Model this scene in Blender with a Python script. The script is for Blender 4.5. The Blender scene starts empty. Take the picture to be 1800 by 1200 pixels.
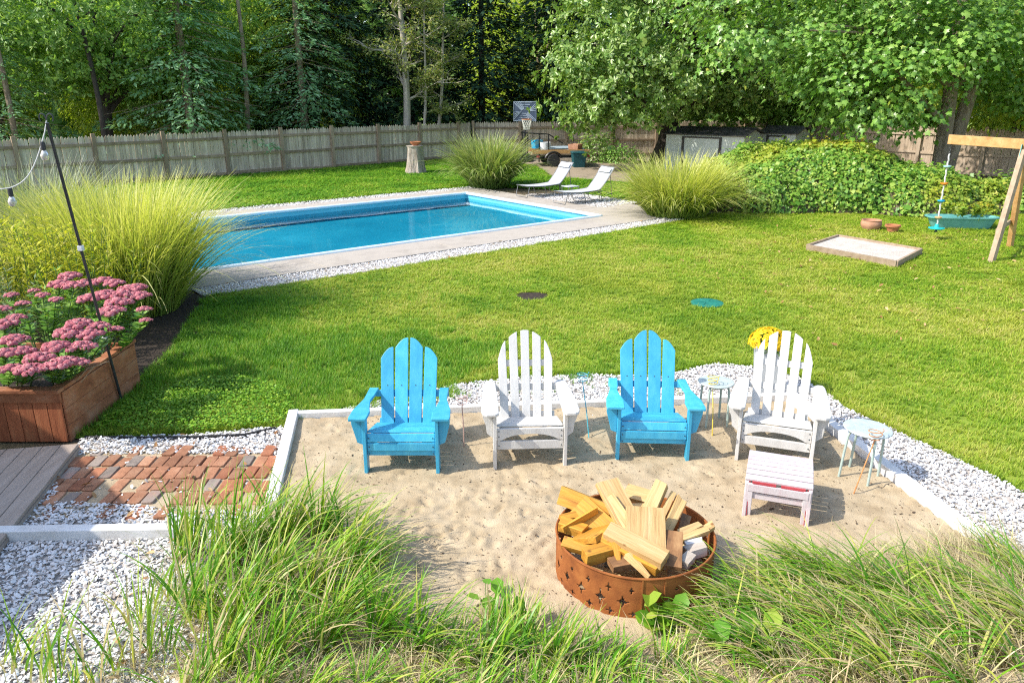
import bpy, bmesh, math, random
import numpy as np
from mathutils import Vector, Matrix, noise as mnoise
rng = np.random.default_rng(7)
random.seed(7)
S = bpy.context.scene
C = S.collection
PI = math.pi
rad = math.radians
# ------------------------------------------------------------------ camera
FPX, CAMH = 1340.0, 3.1
PITCH = math.atan(440 / FPX)
cam = bpy.data.cameras.new('camera')
cam.sensor_width = 36
cam.lens = FPX / 1800 * 36
cam.clip_start = 0.05
cam.clip_end = 600
camo = bpy.data.objects.new('camera', cam)
C.objects.link(camo)
camo.location = (0, 0, CAMH)
camo.rotation_euler = (PI / 2 - PITCH, 0, 0)
S.camera = camo
# ------------------------------------------------------------------ world, sun, exposure
SUN = Vector((-0.93, -0.27, 0.95)).normalized()
w = bpy.data.worlds.new('World')
S.world = w
w.use_nodes = True
nt = w.node_tree
sky = nt.nodes.new('ShaderNodeTexSky')
sky.sky_type = 'NISHITA'
sky.sun_disc = False
sky.sun_elevation = math.asin(SUN.z)
sky.sun_rotation = math.atan2(SUN.x, SUN.y)
sky.air_density = 1.0
sky.dust_density = 1.5
bg = nt.nodes['Background']
bg.inputs['Strength'].default_value = 0.15
nt.links.new(sky.outputs[0], bg.inputs[0])
sl = bpy.data.lights.new('sun', 'SUN')
sl.energy = 2.7
sl.angle = rad(0.55)
sl.color = (1.0, 0.95, 0.87)
so = bpy.data.objects.new('sun', sl)
C.objects.link(so)
so.location = (-20, -4, 25)
so.rotation_euler = (-SUN).to_track_quat('-Z', 'Y').to_euler()
S.view_settings.view_transform = 'Standard'
S.view_settings.look = 'None'
S.view_settings.gamma = 1
S.view_settings.use_curve_mapping = False
S.view_settings.exposure = 1.22
S.cycles.use_denoising = False
S.cycles.filter_width = 1.15
S.cycles.sample_clamp_indirect = 6
S.cycles.max_bounces = 8
S.cycles.transparent_max_bounces = 12
S.cycles.caustics_reflective = False
S.cycles.caustics_refractive = False


def P(u, v, z=0.0):
    """photo position -> the place on the level z that is seen there"""
    a = (u - 900) / FPX
    b = (600 - v) / FPX
    dy = math.cos(PITCH) + b * math.sin(PITCH)
    dz = -math.sin(PITCH) + b * math.cos(PITCH)
    t = (z - CAMH) / dz
    return Vector((a * t, dy * t, z))


# ------------------------------------------------------------------ helpers
def tag(o, label=None, cat=None, group=None, kind=None):
    if label: o['label'] = label
    if cat: o['category'] = cat
    if group: o['group'] = group
    if kind: o['kind'] = kind
    return o


def empty(name, loc=(0, 0, 0), rz=0, label=None, cat=None, group=None):
    o = bpy.data.objects.new(name, None)
    o.empty_display_size = 0.1
    C.objects.link(o)
    o.location = loc
    o.rotation_euler = (0, 0, rz)
    return tag(o, label, cat, group)


def link(name, me, parent=None, mat=None, loc=None, rot=None):
    if mat is not None and not me.materials:
        me.materials.append(mat)
    o = bpy.data.objects.new(name, me)
    C.objects.link(o)
    if parent is not None: o.parent = parent
    if loc is not None: o.location = loc
    if rot is not None: o.rotation_euler = rot
    return o


def bevel(o, wd=0.004, seg=2):
    m = o.modifiers.new('bevel', 'BEVEL')
    m.width = wd
    m.segments = seg
    m.limit_method = 'ANGLE'
    m.angle_limit = rad(40)
    return o


class MB:
    def __init__(s):
        s.v = []
        s.f = []

    def add(s, vs, fs, M=None):
        n = len(s.v)
        s.v += [tuple(M @ Vector(q)) if M is not None else tuple(q) for q in vs]
        s.f += [tuple(i + n for i in q) for q in fs]
        return s

    def box(s, c, d, M=None):
        x, y, z = c
        a, b, e = d[0] / 2, d[1] / 2, d[2] / 2
        vs = [(x + i * a, y + j * b, z + k * e) for k in (-1, 1) for j in (-1, 1) for i in (-1, 1)]
        fs = [(0, 2, 3, 1), (4, 5, 7, 6), (0, 1, 5, 4), (2, 6, 7, 3), (0, 4, 6, 2), (1, 3, 7, 5)]
        return s.add(vs, fs, M)

    def beam(s, p0, p1, wd, ht, up=(0, 0, 1)):
        p0 = Vector(p0); p1 = Vector(p1)
        d = (p1 - p0); L = d.length; d.normalize()
        u = Vector(up)
        x = d.cross(u)
        if x.length < 1e-4: x = d.cross(Vector((0, 1, 0)))
        x.normalize(); u = x.cross(d)
        M = Matrix((( x.x, d.x, u.x, p0.x), (x.y, d.y, u.y, p0.y), (x.z, d.z, u.z, p0.z), (0, 0, 0, 1)))
        return s.box((0, L / 2, 0), (wd, L, ht), M)

    def prism(s, out, th, M=None):
        """outline (x, y) extruded along z from 0 to th"""
        n = len(out)
        vs = [(x, y, 0) for x, y in out] + [(x, y, th) for x, y in out]
        fs = [tuple(range(n - 1, -1, -1)), tuple(range(n, 2 * n))]
        fs += [(i, (i + 1) % n, n + (i + 1) % n, n + i) for i in range(n)]
        return s.add(vs, fs, M)

    def tube(s, path, r, n=8, cap=True):
        path = [Vector(q) for q in path]
        if not hasattr(r, '__len__'): r = [r] * len(path)
        vs = []; fs = []
        ref = None
        for i, q in enumerate(path):
            d = (path[min(i + 1, len(path) - 1)] - path[max(i - 1, 0)])
            if d.length < 1e-9: d = Vector((0, 0, 1))
            d.normalize()
            if ref is None:
                ref = d.orthogonal().normalized()
            ref = (ref - d * ref.dot(d))
            if ref.length < 1e-6: ref = d.orthogonal()
            ref.normalize()
            b = d.cross(ref)
            for k in range(n):
                a = 2 * PI * k / n
                vs.append(q + (ref * math.cos(a) + b * math.sin(a)) * r[i])
        m = len(path)
        for i in range(m - 1):
            for k in range(n):
                fs.append((i * n + k, i * n + (k + 1) % n, (i + 1) * n + (k + 1) % n, (i + 1) * n + k))
        if cap:
            fs.append(tuple(range(n - 1, -1, -1)))
            fs.append(tuple((m - 1) * n + k for k in range(n)))
        return s.add(vs, fs)

    def lathe(s, prof, n=24, c=(0, 0, 0), M=None):
        vs = []; fs = []
        for r, z in prof:
            for k in range(n):
                a = 2 * PI * k / n
                vs.append((c[0] + r * math.cos(a), c[1] + r * math.sin(a), c[2] + z))
        for i in range(len(prof) - 1):
            for k in range(n):
                fs.append((i * n + k, i * n + (k + 1) % n, (i + 1) * n + (k + 1) % n, (i + 1) * n + k))
        if prof[0][0] > 1e-4: fs.append(tuple(range(n - 1, -1, -1)))
        if prof[-1][0] > 1e-4: fs.append(tuple((len(prof) - 1) * n + k for k in range(n)))
        return s.add(vs, fs, M)

    def mesh(s, name, smooth=False):
        me = bpy.data.meshes.new(name)
        me.from_pydata([tuple(v) for v in s.v], [], s.f)
        if smooth:
            me.polygons.foreach_set('use_smooth', [True] * len(me.polygons))
        me.update()
        return me

    def build(s, name, mat, parent=None, smooth=False, bev=0, loc=None, rot=None):
        o = link(name, s.mesh(name, smooth), parent, mat, loc, rot)
        if smooth:
            sm = o.data
            try: sm.set_sharp_from_angle(angle=rad(40))
            except Exception: pass
        if bev: bevel(o, bev)
        return o


def np_mesh(name, V, F, mat=None, attrs=None, smooth=False):
    V = np.ascontiguousarray(V, dtype=np.float32)
    F = np.ascontiguousarray(F, dtype=np.int32)
    me = bpy.data.meshes.new(name)
    me.vertices.add(len(V))
    me.vertices.foreach_set('co', V.ravel())
    m, k = F.shape
    me.loops.add(m * k)
    me.loops.foreach_set('vertex_index', F.ravel())
    me.polygons.add(m)
    me.polygons.foreach_set('loop_start', np.arange(0, m * k, k, dtype=np.int32))
    if smooth: me.polygons.foreach_set('use_smooth', np.ones(m, dtype=bool))
    me.update(calc_edges=True)
    for a, arr in (attrs or {}).items():
        at = me.attributes.new(a, 'FLOAT', 'POINT')
        at.data.foreach_set('value', np.ascontiguousarray(arr, dtype=np.float32))
    if mat is not None: me.materials.append(mat)
    return me


def unit(a):
    return a / np.maximum(np.linalg.norm(a, axis=-1, keepdims=True), 1e-9)


def frames(nrm, tip):
    n = unit(nrm)
    x = unit(tip - n * np.sum(n * tip, 1, keepdims=True))
    y = np.cross(n, x)
    return np.stack([x, y, n], axis=2)


def stamp(pts, R, sc, T, F):
    sc = np.asarray(sc)
    if sc.ndim == 1: sc = sc[:, None, None]
    else: sc = sc[:, None, :]
    T = np.asarray(T, float)
    V = pts[:, None, :] + np.einsum('nij,nkj->nki', R, T[None] * sc)
    F = np.asarray(F)
    FF = F[None] + (np.arange(len(pts)) * len(T))[:, None, None]
    return V.reshape(-1, 3), FF.reshape(-1, F.shape[1])


def rep(a, k):
    return np.repeat(a, k)


LEAF_OAK = ([(0, 0, 0), (.3, .16, .05), (.72, .2, .03), (1, 0, -.08), (.72, -.2, .03), (.3, -.16, .05)],
            [(0, 3, 2, 1), (0, 5, 4, 3)])
LEAF_SLIM = ([(0, 0, 0), (.5, .1, .02), (1, 0, -.06), (.5, -.1, .02)], [(0, 3, 2, 1)])
LEAF_SPRAY = ([(0, 0, 0), (.45, .2, .0), (1, 0, -.1), (.45, -.2, 0)], [(0, 3, 2, 1)])
LEAF_IVY = ([(0, 0, 0), (.4, .42, .05), (1, 0, -.1), (.4, -.42, .05)], [(0, 3, 2, 1)])
LEAF_ROUND = ([(0, 0, 0), (.25, .3, .05), (.7, .32, .02), (1, 0, -.08), (.7, -.32, .02), (.25, -.3, .05)],
              [(0, 3, 2, 1), (0, 5, 4, 3)])
_m = [(0, 0), (-.06, .48), (.26, .36), (.48, .62), (.58, .26), (1.05, 0)]
_m = _m + [(x, -y) for x, y in _m[-2:0:-1]]
LEAF_MAPLE = ([(.35, 0, .04)] + [(x, y, -.12 * (abs(y) + max(0, x - .5) * .5)) for x, y in _m],
              [(0, 1 + (i + 1) % len(_m), 1 + i) for i in range(len(_m))])


def inpoly(x, y, poly):
    ins = np.zeros(len(x), bool)
    n = len(poly)
    j = n - 1
    for i in range(n):
        xi, yi = poly[i][0], poly[i][1]
        xj, yj = poly[j][0], poly[j][1]
        c = ((yi > y) != (yj > y)) & (x < (xj - xi) * (y - yi) / (yj - yi + 1e-12) + xi)
        ins ^= c
        j = i
    return ins


def sheet(name, poly, z, mat, label, cat, th=0):
    """a level sheet over a polygon"""
    bm = bmesh.new()
    vs = [bm.verts.new((p[0], p[1], z)) for p in poly]
    f = bm.faces.new(vs)
    if f.normal.z < 0: f.normal_flip()
    bm.normal_update()
    if f.normal.z < 0: f.normal_flip()
    bmesh.ops.triangulate(bm, faces=[f])
    me = bpy.data.meshes.new(name)
    bm.to_mesh(me); bm.free()
    return tag(link(name, me, None, mat), label, cat, kind='structure')


# ------------------------------------------------------------------ materials
def newmat(name):
    m = bpy.data.materials.new(name)
    m.use_nodes = True
    n = m.node_tree
    return m, n, n.nodes['Principled BSDF'], n.nodes['Material Output']


def nd(n, t, **kw):
    o = n.nodes.new(t)
    for k, v in kw.items():
        if k in o.inputs.keys(): o.inputs[k].default_value = v
        else: setattr(o, k, v)
    return o


def ramp(n, cols, fac=None, pos=None):
    r = n.nodes.new('ShaderNodeValToRGB')
    e = r.color_ramp.elements
    k = len(cols)
    for i, c in enumerate(cols):
        p = pos[i] if pos else i / max(1, k - 1)
        if i < 2: q = e[i]; q.position = p
        else: q = e.new(p)
        q.color = (*c, 1)
    if fac is not None: n.links.new(fac, r.inputs[0])
    return r


def surf(name, cols, scale=8, rough=.6, bump=.2, bscale=None, stretch=None, obj_rand=0, detail=6, spec=.3, metal=0, coord='Object', pos=None, bdist=.01):
    """noise-coloured surface with fine relief"""
    m, n, b, out = newmat(name)
    tc = n.nodes.new('ShaderNodeTexCoord')
    mp = n.nodes.new('ShaderNodeMapping')
    if stretch: mp.inputs['Scale'].default_value = stretch
    if coord == 'World':
        g = n.nodes.new('ShaderNodeNewGeometry')
        n.links.new(g.outputs['Position'], mp.inputs[0])
    else:
        n.links.new(tc.outputs[coord], mp.inputs[0])
    vec = mp.outputs[0]
    if obj_rand:
        oi = n.nodes.new('ShaderNodeObjectInfo')
        ad = nd(n, 'ShaderNodeVectorMath', operation='ADD')
        ml = nd(n, 'ShaderNodeVectorMath', operation='SCALE')
        n.links.new(oi.outputs['Random'], ml.inputs['Scale'])
        ml.inputs[0].default_value = (37, 53, 71)
        n.links.new(vec, ad.inputs[0]); n.links.new(ml.outputs[0], ad.inputs[1])
        vec = ad.outputs[0]
    no = nd(n, 'ShaderNodeTexNoise', Scale=scale, Detail=detail, Roughness=.65)
    n.links.new(vec, no.inputs['Vector'])
    r = ramp(n, cols, no.outputs['Fac'], pos or ([.3, .7] if len(cols) == 2 else [.25 + .5 * i / (len(cols) - 1) for i in range(len(cols))]))
    col = r.outputs[0]
    if obj_rand:
        hs = n.nodes.new('ShaderNodeHueSaturation')
        mr = nd(n, 'ShaderNodeMapRange')
        mr.inputs['To Min'].default_value = 1 - obj_rand
        mr.inputs['To Max'].default_value = 1 + obj_rand
        n.links.new(oi.outputs['Random'], mr.inputs[0])
        n.links.new(mr.outputs[0], hs.inputs['Value'])
        n.links.new(col, hs.inputs['Color'])
        col = hs.outputs[0]
    n.links.new(col, b.inputs['Base Color'])
    b.inputs['Roughness'].default_value = rough
    b.inputs['Specular IOR Level'].default_value = spec
    b.inputs['Metallic'].default_value = metal
    if bump:
        n2 = nd(n, 'ShaderNodeTexNoise', Scale=bscale or scale * 4, Detail=6)
        n.links.new(vec, n2.inputs['Vector'])
        bp = nd(n, 'ShaderNodeBump', Strength=bump, Distance=bdist)
        n.links.new(n2.outputs['Fac'], bp.inputs['Height'])
        n.links.new(bp.outputs[0], b.inputs['Normal'])
    return m


def leafmat(name, cols, trans=.3, rough=.5, spec=.35, pos=None, patch=None, patchscale=.5, tcol=(1.1, 1.15, .5)):
    """foliage: colour differs leaf by leaf, some light passes through"""
    m, n, b, out = newmat(name)
    at = nd(n, 'ShaderNodeAttribute', attribute_name='rnd')
    r = ramp(n, cols, at.outputs['Fac'], pos)
    col = r.outputs[0]
    if patch:
        g = n.nodes.new('ShaderNodeNewGeometry')
        no = nd(n, 'ShaderNodeTexNoise', Scale=patchscale, Detail=3)
        n.links.new(g.outputs['Position'], no.inputs['Vector'])
        mr = nd(n, 'ShaderNodeMapRange')
        mr.inputs['From Min'].default_value = .42
        mr.inputs['From Max'].default_value = .66
        n.links.new(no.outputs['Fac'], mr.inputs[0])
        r2 = ramp(n, patch, at.outputs['Fac'])
        mx = nd(n, 'ShaderNodeMix', data_type='RGBA')
        n.links.new(mr.outputs[0], mx.inputs['Factor'])
        n.links.new(col, mx.inputs[6]); n.links.new(r2.outputs[0], mx.inputs[7])
        col = mx.outputs[2]
    n.links.new(col, b.inputs['Base Color'])
    b.inputs['Roughness'].default_value = rough
    b.inputs['Specular IOR Level'].default_value = spec
    t = n.nodes.new('ShaderNodeBsdfTranslucent')
    mc = nd(n, 'ShaderNodeMix', data_type='RGBA', blend_type='MULTIPLY')
    mc.inputs['Factor'].default_value = 1
    mc.inputs[7].default_value = (*tcol, 1)
    n.links.new(col, mc.inputs[6])
    n.links.new(mc.outputs[2], t.inputs[0])
    ms = n.nodes.new('ShaderNodeMixShader')
    ms.inputs[0].default_value = trans
    n.links.new(b.outputs[0], ms.inputs[1]); n.links.new(t.outputs[0], ms.inputs[2])
    n.links.new(ms.outputs[0], out.inputs[0])
    return m


def flat(name, col, rough=.5, metal=0, spec=.4):
    return surf(name, [tuple(c * .9 for c in col), tuple(min(1, c * 1.08) for c in col)], scale=12, rough=rough, bump=.05, metal=metal, spec=spec)


def paint(name, cols, worn, rough=.5, obj_rand=.06, amount=.62, spec=.4):
    """painted board: brush streaks along the board, small worn and dirty spots"""
    m = surf(name, cols, scale=2.5, rough=rough, bump=.18, bscale=26, stretch=(5, 5, 1.2), obj_rand=obj_rand, spec=spec)
    n = m.node_tree
    b = n.nodes['Principled BSDF']
    src = b.inputs['Base Color'].links[0].from_socket
    tc = n.nodes.new('ShaderNodeTexCoord')
    no = nd(n, 'ShaderNodeTexNoise', Scale=16, Detail=8, Roughness=.75)
    n.links.new(tc.outputs['Object'], no.inputs['Vector'])
    mr = nd(n, 'ShaderNodeMapRange')
    mr.inputs['From Min'].default_value = amount
    mr.inputs['From Max'].default_value = amount + .12
    mr.inputs['To Max'].default_value = .7
    n.links.new(no.outputs['Fac'], mr.inputs[0])
    mx = nd(n, 'ShaderNodeMix', data_type='RGBA')
    n.links.new(mr.outputs[0], mx.inputs['Factor'])
    n.links.new(src, mx.inputs[6])
    mx.inputs[7].default_value = (*worn, 1)
    n.links.new(mx.outputs[2], b.inputs['Base Color'])
    return m


def knotty(m, scale=7, dark=(.16, .06, .015)):
    """adds knots and thin dark growth lines to a wood surface"""
    n = m.node_tree
    b = n.nodes['Principled BSDF']
    src = b.inputs['Base Color'].links[0].from_socket
    tc = n.nodes.new('ShaderNodeTexCoord')
    oi = n.nodes.new('ShaderNodeObjectInfo')
    ad = nd(n, 'ShaderNodeVectorMath', operation='ADD')
    n.links.new(tc.outputs['Object'], ad.inputs[0]); n.links.new(oi.outputs['Location'], ad.inputs[1])
    vo = nd(n, 'ShaderNodeTexVoronoi', Scale=scale)
    n.links.new(ad.outputs[0], vo.inputs['Vector'])
    mr = nd(n, 'ShaderNodeMapRange')
    mr.inputs['From Min'].default_value = .05
    mr.inputs['From Max'].default_value = .13
    mr.inputs['To Min'].default_value = .85
    mr.inputs['To Max'].default_value = 0
    n.links.new(vo.outputs['Distance'], mr.inputs[0])
    mp = n.nodes.new('ShaderNodeMapping'); mp.inputs['Scale'].default_value = (1.5, 60, 60)
    n.links.new(ad.outputs[0], mp.inputs[0])
    no = nd(n, 'ShaderNodeTexNoise', Scale=1.0, Detail=2)
    n.links.new(mp.outputs[0], no.inputs['Vector'])
    mr2 = nd(n, 'ShaderNodeMapRange')
    mr2.inputs['From Min'].default_value = .5
    mr2.inputs['From Max'].default_value = .75
    mr2.inputs['To Max'].default_value = .45
    n.links.new(no.outputs['Fac'], mr2.inputs[0])
    mxm = nd(n, 'ShaderNodeMath', operation='MAXIMUM')
    n.links.new(mr.outputs[0], mxm.inputs[0]); n.links.new(mr2.outputs[0], mxm.inputs[1])
    mx = nd(n, 'ShaderNodeMix', data_type='RGBA')
    n.links.new(mxm.outputs[0], mx.inputs['Factor'])
    n.links.new(src, mx.inputs[6])
    mx.inputs[7].default_value = (*dark, 1)
    n.links.new(mx.outputs[2], b.inputs['Base Color'])
    return m


M = {}
M['soil'] = surf('soil', [(.06, .045, .03), (.13, .10, .06), (.10, .11, .04)], scale=1.6, rough=.95, bump=.6, bscale=18, coord='World', bdist=.05)
M['mulch'] = surf('mulch', [(.02, .015, .012), (.07, .05, .035)], scale=14, rough=.95, bump=1, bscale=40, coord='World', bdist=.03)
M['dirt'] = surf('dirt', [(.20, .155, .11), (.30, .24, .17), (.16, .13, .085)], scale=1.2, rough=.95, bump=.4, bscale=25, coord='World')
M['sand'] = surf('sand', [(.30, .225, .135), (.42, .33, .21), (.51, .41, .275)], scale=4.5, rough=.95, bump=.7, bscale=130, coord='World', spec=.1, bdist=.008)
M['gravel_bed'] = surf('gravel_bed', [(.32, .28, .24), (.55, .51, .46)], scale=30, rough=.95, bump=.8, bscale=60, coord='World')
M['concrete'] = surf('concrete', [(.26, .225, .185), (.40, .355, .30), (.34, .30, .255)], scale=1.3, rough=.9, bump=.25, bscale=60, coord='World')
M['asphalt'] = surf('asphalt', [(.16, .165, .18), (.25, .25, .26)], scale=2, rough=.9, bump=.4, bscale=90, coord='World')
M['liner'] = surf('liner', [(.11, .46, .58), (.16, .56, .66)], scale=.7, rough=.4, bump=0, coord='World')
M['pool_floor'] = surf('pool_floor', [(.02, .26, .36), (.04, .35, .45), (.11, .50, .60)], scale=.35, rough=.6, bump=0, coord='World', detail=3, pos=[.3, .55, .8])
M['lip'] = surf('pool_lip', [(.55, .68, .74), (.70, .78, .82)], scale=4, rough=.35, bump=0)
M['white_paint'] = paint('white_paint', [(.48, .46, .425), (.57, .555, .52), (.62, .605, .57)], (.32, .285, .24), .55, .08, .6)
M['white_board'] = surf('white_board', [(.52, .48, .43), (.68, .66, .63), (.72, .71, .69)], scale=6, rough=.6, bump=.2, bscale=40)
M['blue_paint'] = paint('blue_paint', [(.03, .30, .50), (.05, .38, .58), (.09, .46, .63)], (.02, .18, .31), .4, .13, .66, .5)  # wider tone spread between boards stands in for sheen on the slats
M['pink_paint'] = paint('washed_paint', [(.47, .34, .35), (.50, .445, .45), (.53, .50, .50)], (.48, .18, .21), .6, .05, .6)
M['red_paint'] = surf('red_paint', [(.34, .035, .045), (.46, .07, .08)], scale=8, rough=.55, bump=.05)
M['screw'] = flat('screw_metal', (.05, .08, .1), .5, .4)
M['rust'] = surf('rust', [(.15, .045, .014), (.28, .092, .024), (.39, .15, .04)], scale=6, rough=.8, bump=.3, bscale=90, spec=.25, bdist=.004)
M['cut_wood'] = knotty(surf('cut_wood', [(.44, .25, .09), (.60, .40, .17), (.68, .51, .27)], scale=2.2, rough=.6, bump=.3, bscale=14, stretch=(1, 8, 8), obj_rand=.2))
M['warm_shade_wood'] = knotty(surf('warm_shade_wood', [(.38, .15, .02), (.56, .27, .035), (.66, .38, .07)], scale=2.2, rough=.55, bump=.3, bscale=14, stretch=(1, 8, 8), obj_rand=.2))  # same cut wood, with shade and warm bounced light put into the colour
M['grey_wood'] = surf('grey_wood', [(.34, .28, .22), (.5, .44, .37)], scale=3, rough=.8, bump=.25, bscale=16, stretch=(1, 9, 9), obj_rand=.1)
M['char_wood'] = surf('char_wood', [(.05, .03, .02), (.24, .12, .05), (.42, .25, .11)], scale=5, rough=.75, bump=.2, stretch=(1, 2.5, 2.5))
M['brick'] = surf('brick', [(.19, .085, .045), (.33, .155, .085), (.42, .25, .155)], scale=5, rough=.95, bump=.6, bscale=45, obj_rand=.25)
M['brick_red'] = surf('brick_red', [(.28, .10, .05), (.39, .17, .09)], scale=7, rough=.95, bump=.6, bscale=45, obj_rand=.2)
M['brick_grey'] = surf('brick_grey', [(.15, .12, .10), (.27, .22, .18), (.33, .20, .15)], scale=6, rough=.9, bump=.5, bscale=45, obj_rand=.25)
M['deck'] = surf('deck_board', [(.30, .235, .185), (.40, .325, .265)], scale=3, rough=.75, bump=.25, bscale=20, stretch=(9, 1, 9), obj_rand=.06)
M['cedar'] = surf('cedar', [(.19, .05, .02), (.35, .11, .045), (.43, .165, .07)], scale=2.6, rough=.75, bump=.3, bscale=14, stretch=(7, 7, 1), obj_rand=.14)
M['cedar_long'] = surf('cedar_long', [(.17, .055, .025), (.33, .125, .055), (.40, .21, .12)], scale=2.2, rough=.8, bump=.3, bscale=14, stretch=(2, 2, 4), obj_rand=.08)
M['fence'] = surf('fence_wood', [(.29, .225, .155), (.52, .425, .315), (.66, .575, .455)], scale=1.6, rough=.9, bump=.3, bscale=10, stretch=(3, 3, .7), obj_rand=.22)
M['fence_post'] = surf('fence_post', [(.22, .155, .10), (.37, .28, .19)], scale=2.0, rough=.9, bump=.3, bscale=10, stretch=(3, 3, .7), obj_rand=.18)  # brown posts; the darker tone also carries shade on the rails
M['fence_tan'] = surf('fence_tan', [(.36, .27, .19), (.52, .42, .32)], scale=2.0, rough=.9, bump=.3, bscale=10, stretch=(3, 3, .7), obj_rand=.12)
M['timber'] = surf('swing_timber', [(.36, .18, .06), (.55, .31, .12), (.62, .40, .19)], scale=1.8, rough=.7, bump=.2, bscale=12, stretch=(3, 3, 3), obj_rand=.12)
M['timber_grey'] = surf('weathered_timber', [(.24, .17, .11), (.38, .29, .20)], scale=3, rough=.85, bump=.3, bscale=14, stretch=(3, 3, 3), obj_rand=.12)
M['bark'] = surf('bark', [(.12, .085, .055), (.28, .215, .145), (.42, .345, .25)], scale=3, rough=.95, bump=1, bscale=12, stretch=(2.5, 2.5, .8), bdist=.05)
M['bark_dark'] = surf('bark_dark', [(.03, .025, .02), (.08, .065, .05)], scale=4, rough=.95, bump=1, bscale=12, stretch=(2.5, 2.5, .6), bdist=.04)
M['bark_pale'] = surf('bark_pale', [(.32, .28, .22), (.52, .46, .38)], scale=4, rough=.9, bump=.5, bscale=14, stretch=(2.5, 2.5, .8), bdist=.02)
M['stump'] = surf('stump_wood', [(.12, .09, .065), (.36, .30, .24), (.55, .50, .44)], scale=5, rough=.9, bump=1, bscale=9, stretch=(3, 3, .35), bdist=.05)
M['terracotta'] = surf('terracotta', [(.33, .12, .055), (.46, .19, .09)], scale=5, rough=.85, bump=.2)
M['terracotta_pale'] = surf('terracotta_pale', [(.36, .17, .10), (.50, .28, .18)], scale=5, rough=.85, bump=.2)
M['teal'] = surf('teal_plastic', [(.10, .30, .28), (.17, .42, .38)], scale=4, rough=.55, bump=.05)
M['teal_bright'] = flat('teal_bright', (.02, .42, .42), .4)
M['green_lid'] = surf('green_lid', [(.01, .13, .095), (.02, .20, .145)], scale=14, rough=.6, bump=.3, bscale=40)
M['black_metal'] = flat('black_metal', (.018, .018, .02), .4, .3)
M['dark_metal'] = surf('dark_metal', [(.04, .042, .045), (.08, .082, .085)], scale=9, rough=.45, bump=.05, metal=.5)
M['sling'] = surf('sling_fabric', [(.40, .41, .43), (.48, .49, .51)], scale=30, rough=.75, bump=.2, bscale=300)
M['frame_grey'] = flat('grey_tube', (.16, .165, .17), .4, .6)
M['sage_metal'] = surf('sage_metal', [(.30, .38, .34), (.42, .50, .45)], scale=12, rough=.5, bump=.1)
M['frost'] = surf('frosted_top', [(.34, .40, .38), (.50, .56, .54)], scale=14, rough=.35, bump=.25, bscale=70, spec=.5)
M['grey_pot'] = surf('grey_pot', [(.34, .36, .37), (.48, .50, .51)], scale=6, rough=.7, bump=.1)
M['coil_pink'] = surf('coil_pink', [(.40, .24, .20), (.52, .36, .30)], scale=20, rough=.6, bump=.1)
M['coil_blue'] = flat('coil_blue', (.07, .36, .42), .5)
M['coil_yellow'] = flat('coil_yellow', (.62, .46, .05), .5)
M['coil_rust'] = surf('coil_rust', [(.42, .16, .05), (.60, .28, .10)], scale=30, rough=.7, bump=.2)
M['shed'] = surf('shed_metal', [(.46, .50, .45), (.58, .61, .55)], scale=2, rough=.5, bump=.05)
M['shed_dark'] = flat('shed_dark', (.045, .04, .035), .6)
M['shed_roof'] = surf('shed_roof', [(.03, .03, .03), (.09, .085, .08)], scale=3, rough=.7, bump=.2)
M['rope'] = surf('rope', [(.45, .44, .42), (.62, .61, .58)], scale=60, rough=.9, bump=.4, bscale=120)
M['orange'] = flat('orange_plastic', (.70, .22, .02), .45)
M['bluep'] = flat('blue_plastic', (.01, .27, .48), .45)
M['tanp'] = flat('tan_plastic', (.56, .36, .16), .5)
M['paleblue'] = flat('pale_blue_plastic', (.32, .52, .56), .5)
M['rubber'] = flat('rubber', (.02, .02, .02), .8)
M['rim_white'] = flat('rim_white', (.62, .63, .64), .5)
M['bin'] = flat('bin_green', (.01, .07, .08), .5)
M['tarp'] = surf('tarp', [(.20, .27, .32), (.40, .47, .50)], scale=3, rough=.6, bump=.3)
M['board_dark'] = flat('hoop_board', (.045, .065, .11), .4)
M['board_line'] = flat('hoop_line', (.30, .36, .44), .5)
M['net'] = flat('net_cord', (.66, .66, .58), .8)
M['cord'] = flat('light_cord', (.55, .55, .52), .6)
M['socket'] = flat('lamp_socket', (.03, .03, .03), .5)
M['shell'] = leafmat('shell', [(.30, .25, .21), (.56, .52, .48), (.68, .66, .63), (.76, .75, .74)], trans=0.0, rough=.6, pos=[0, .12, .35, 1])
M['grass'] = leafmat('lawn_blade', [(.10, .22, .010), (.21, .36, .016), (.34, .45, .03), (.48, .46, .10)], trans=.3, rough=.55, pos=[0, .38, .75, 1],
                     patch=[(.20, .30, .016), (.34, .41, .03), (.46, .47, .06), (.56, .50, .16)], patchscale=.45)
M['grass_lush'] = leafmat('lush_blade', [(.06, .19, .008), (.14, .33, .015), (.25, .42, .024), (.38, .44, .06)], trans=.3, rough=.55, pos=[0, .4, .8, 1])
M['lawn_soil'] = surf('lawn_soil', [(.12, .20, .016), (.20, .27, .025), (.28, .29, .05)], scale=.9, rough=.95, bump=.5, bscale=60, coord='World', bdist=.02)
M['beach'] = leafmat('beach_blade', [(.07, .23, .010), (.15, .35, .018), (.28, .44, .035), (.48, .50, .08), (.60, .50, .26), (.50, .38, .22)], trans=.35, rough=.38,
                     pos=[0, .28, .5, .68, .84, 1])
M['thatch'] = leafmat('thatch', [(.30, .23, .12), (.52, .42, .25), (.62, .52, .33), (.34, .40, .10)], trans=.2, rough=.8)
M['mis'] = leafmat('miscanthus', [(.13, .24, .04), (.32, .40, .07), (.60, .60, .16), (.76, .69, .36)], trans=.42, rough=.5, pos=[0, .35, .7, 1])
M['mis_green'] = leafmat('miscanthus_green', [(.11, .21, .04), (.21, .31, .07), (.36, .40, .14), (.50, .46, .24)], trans=.35, rough=.5, pos=[0, .4, .75, 1])
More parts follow.
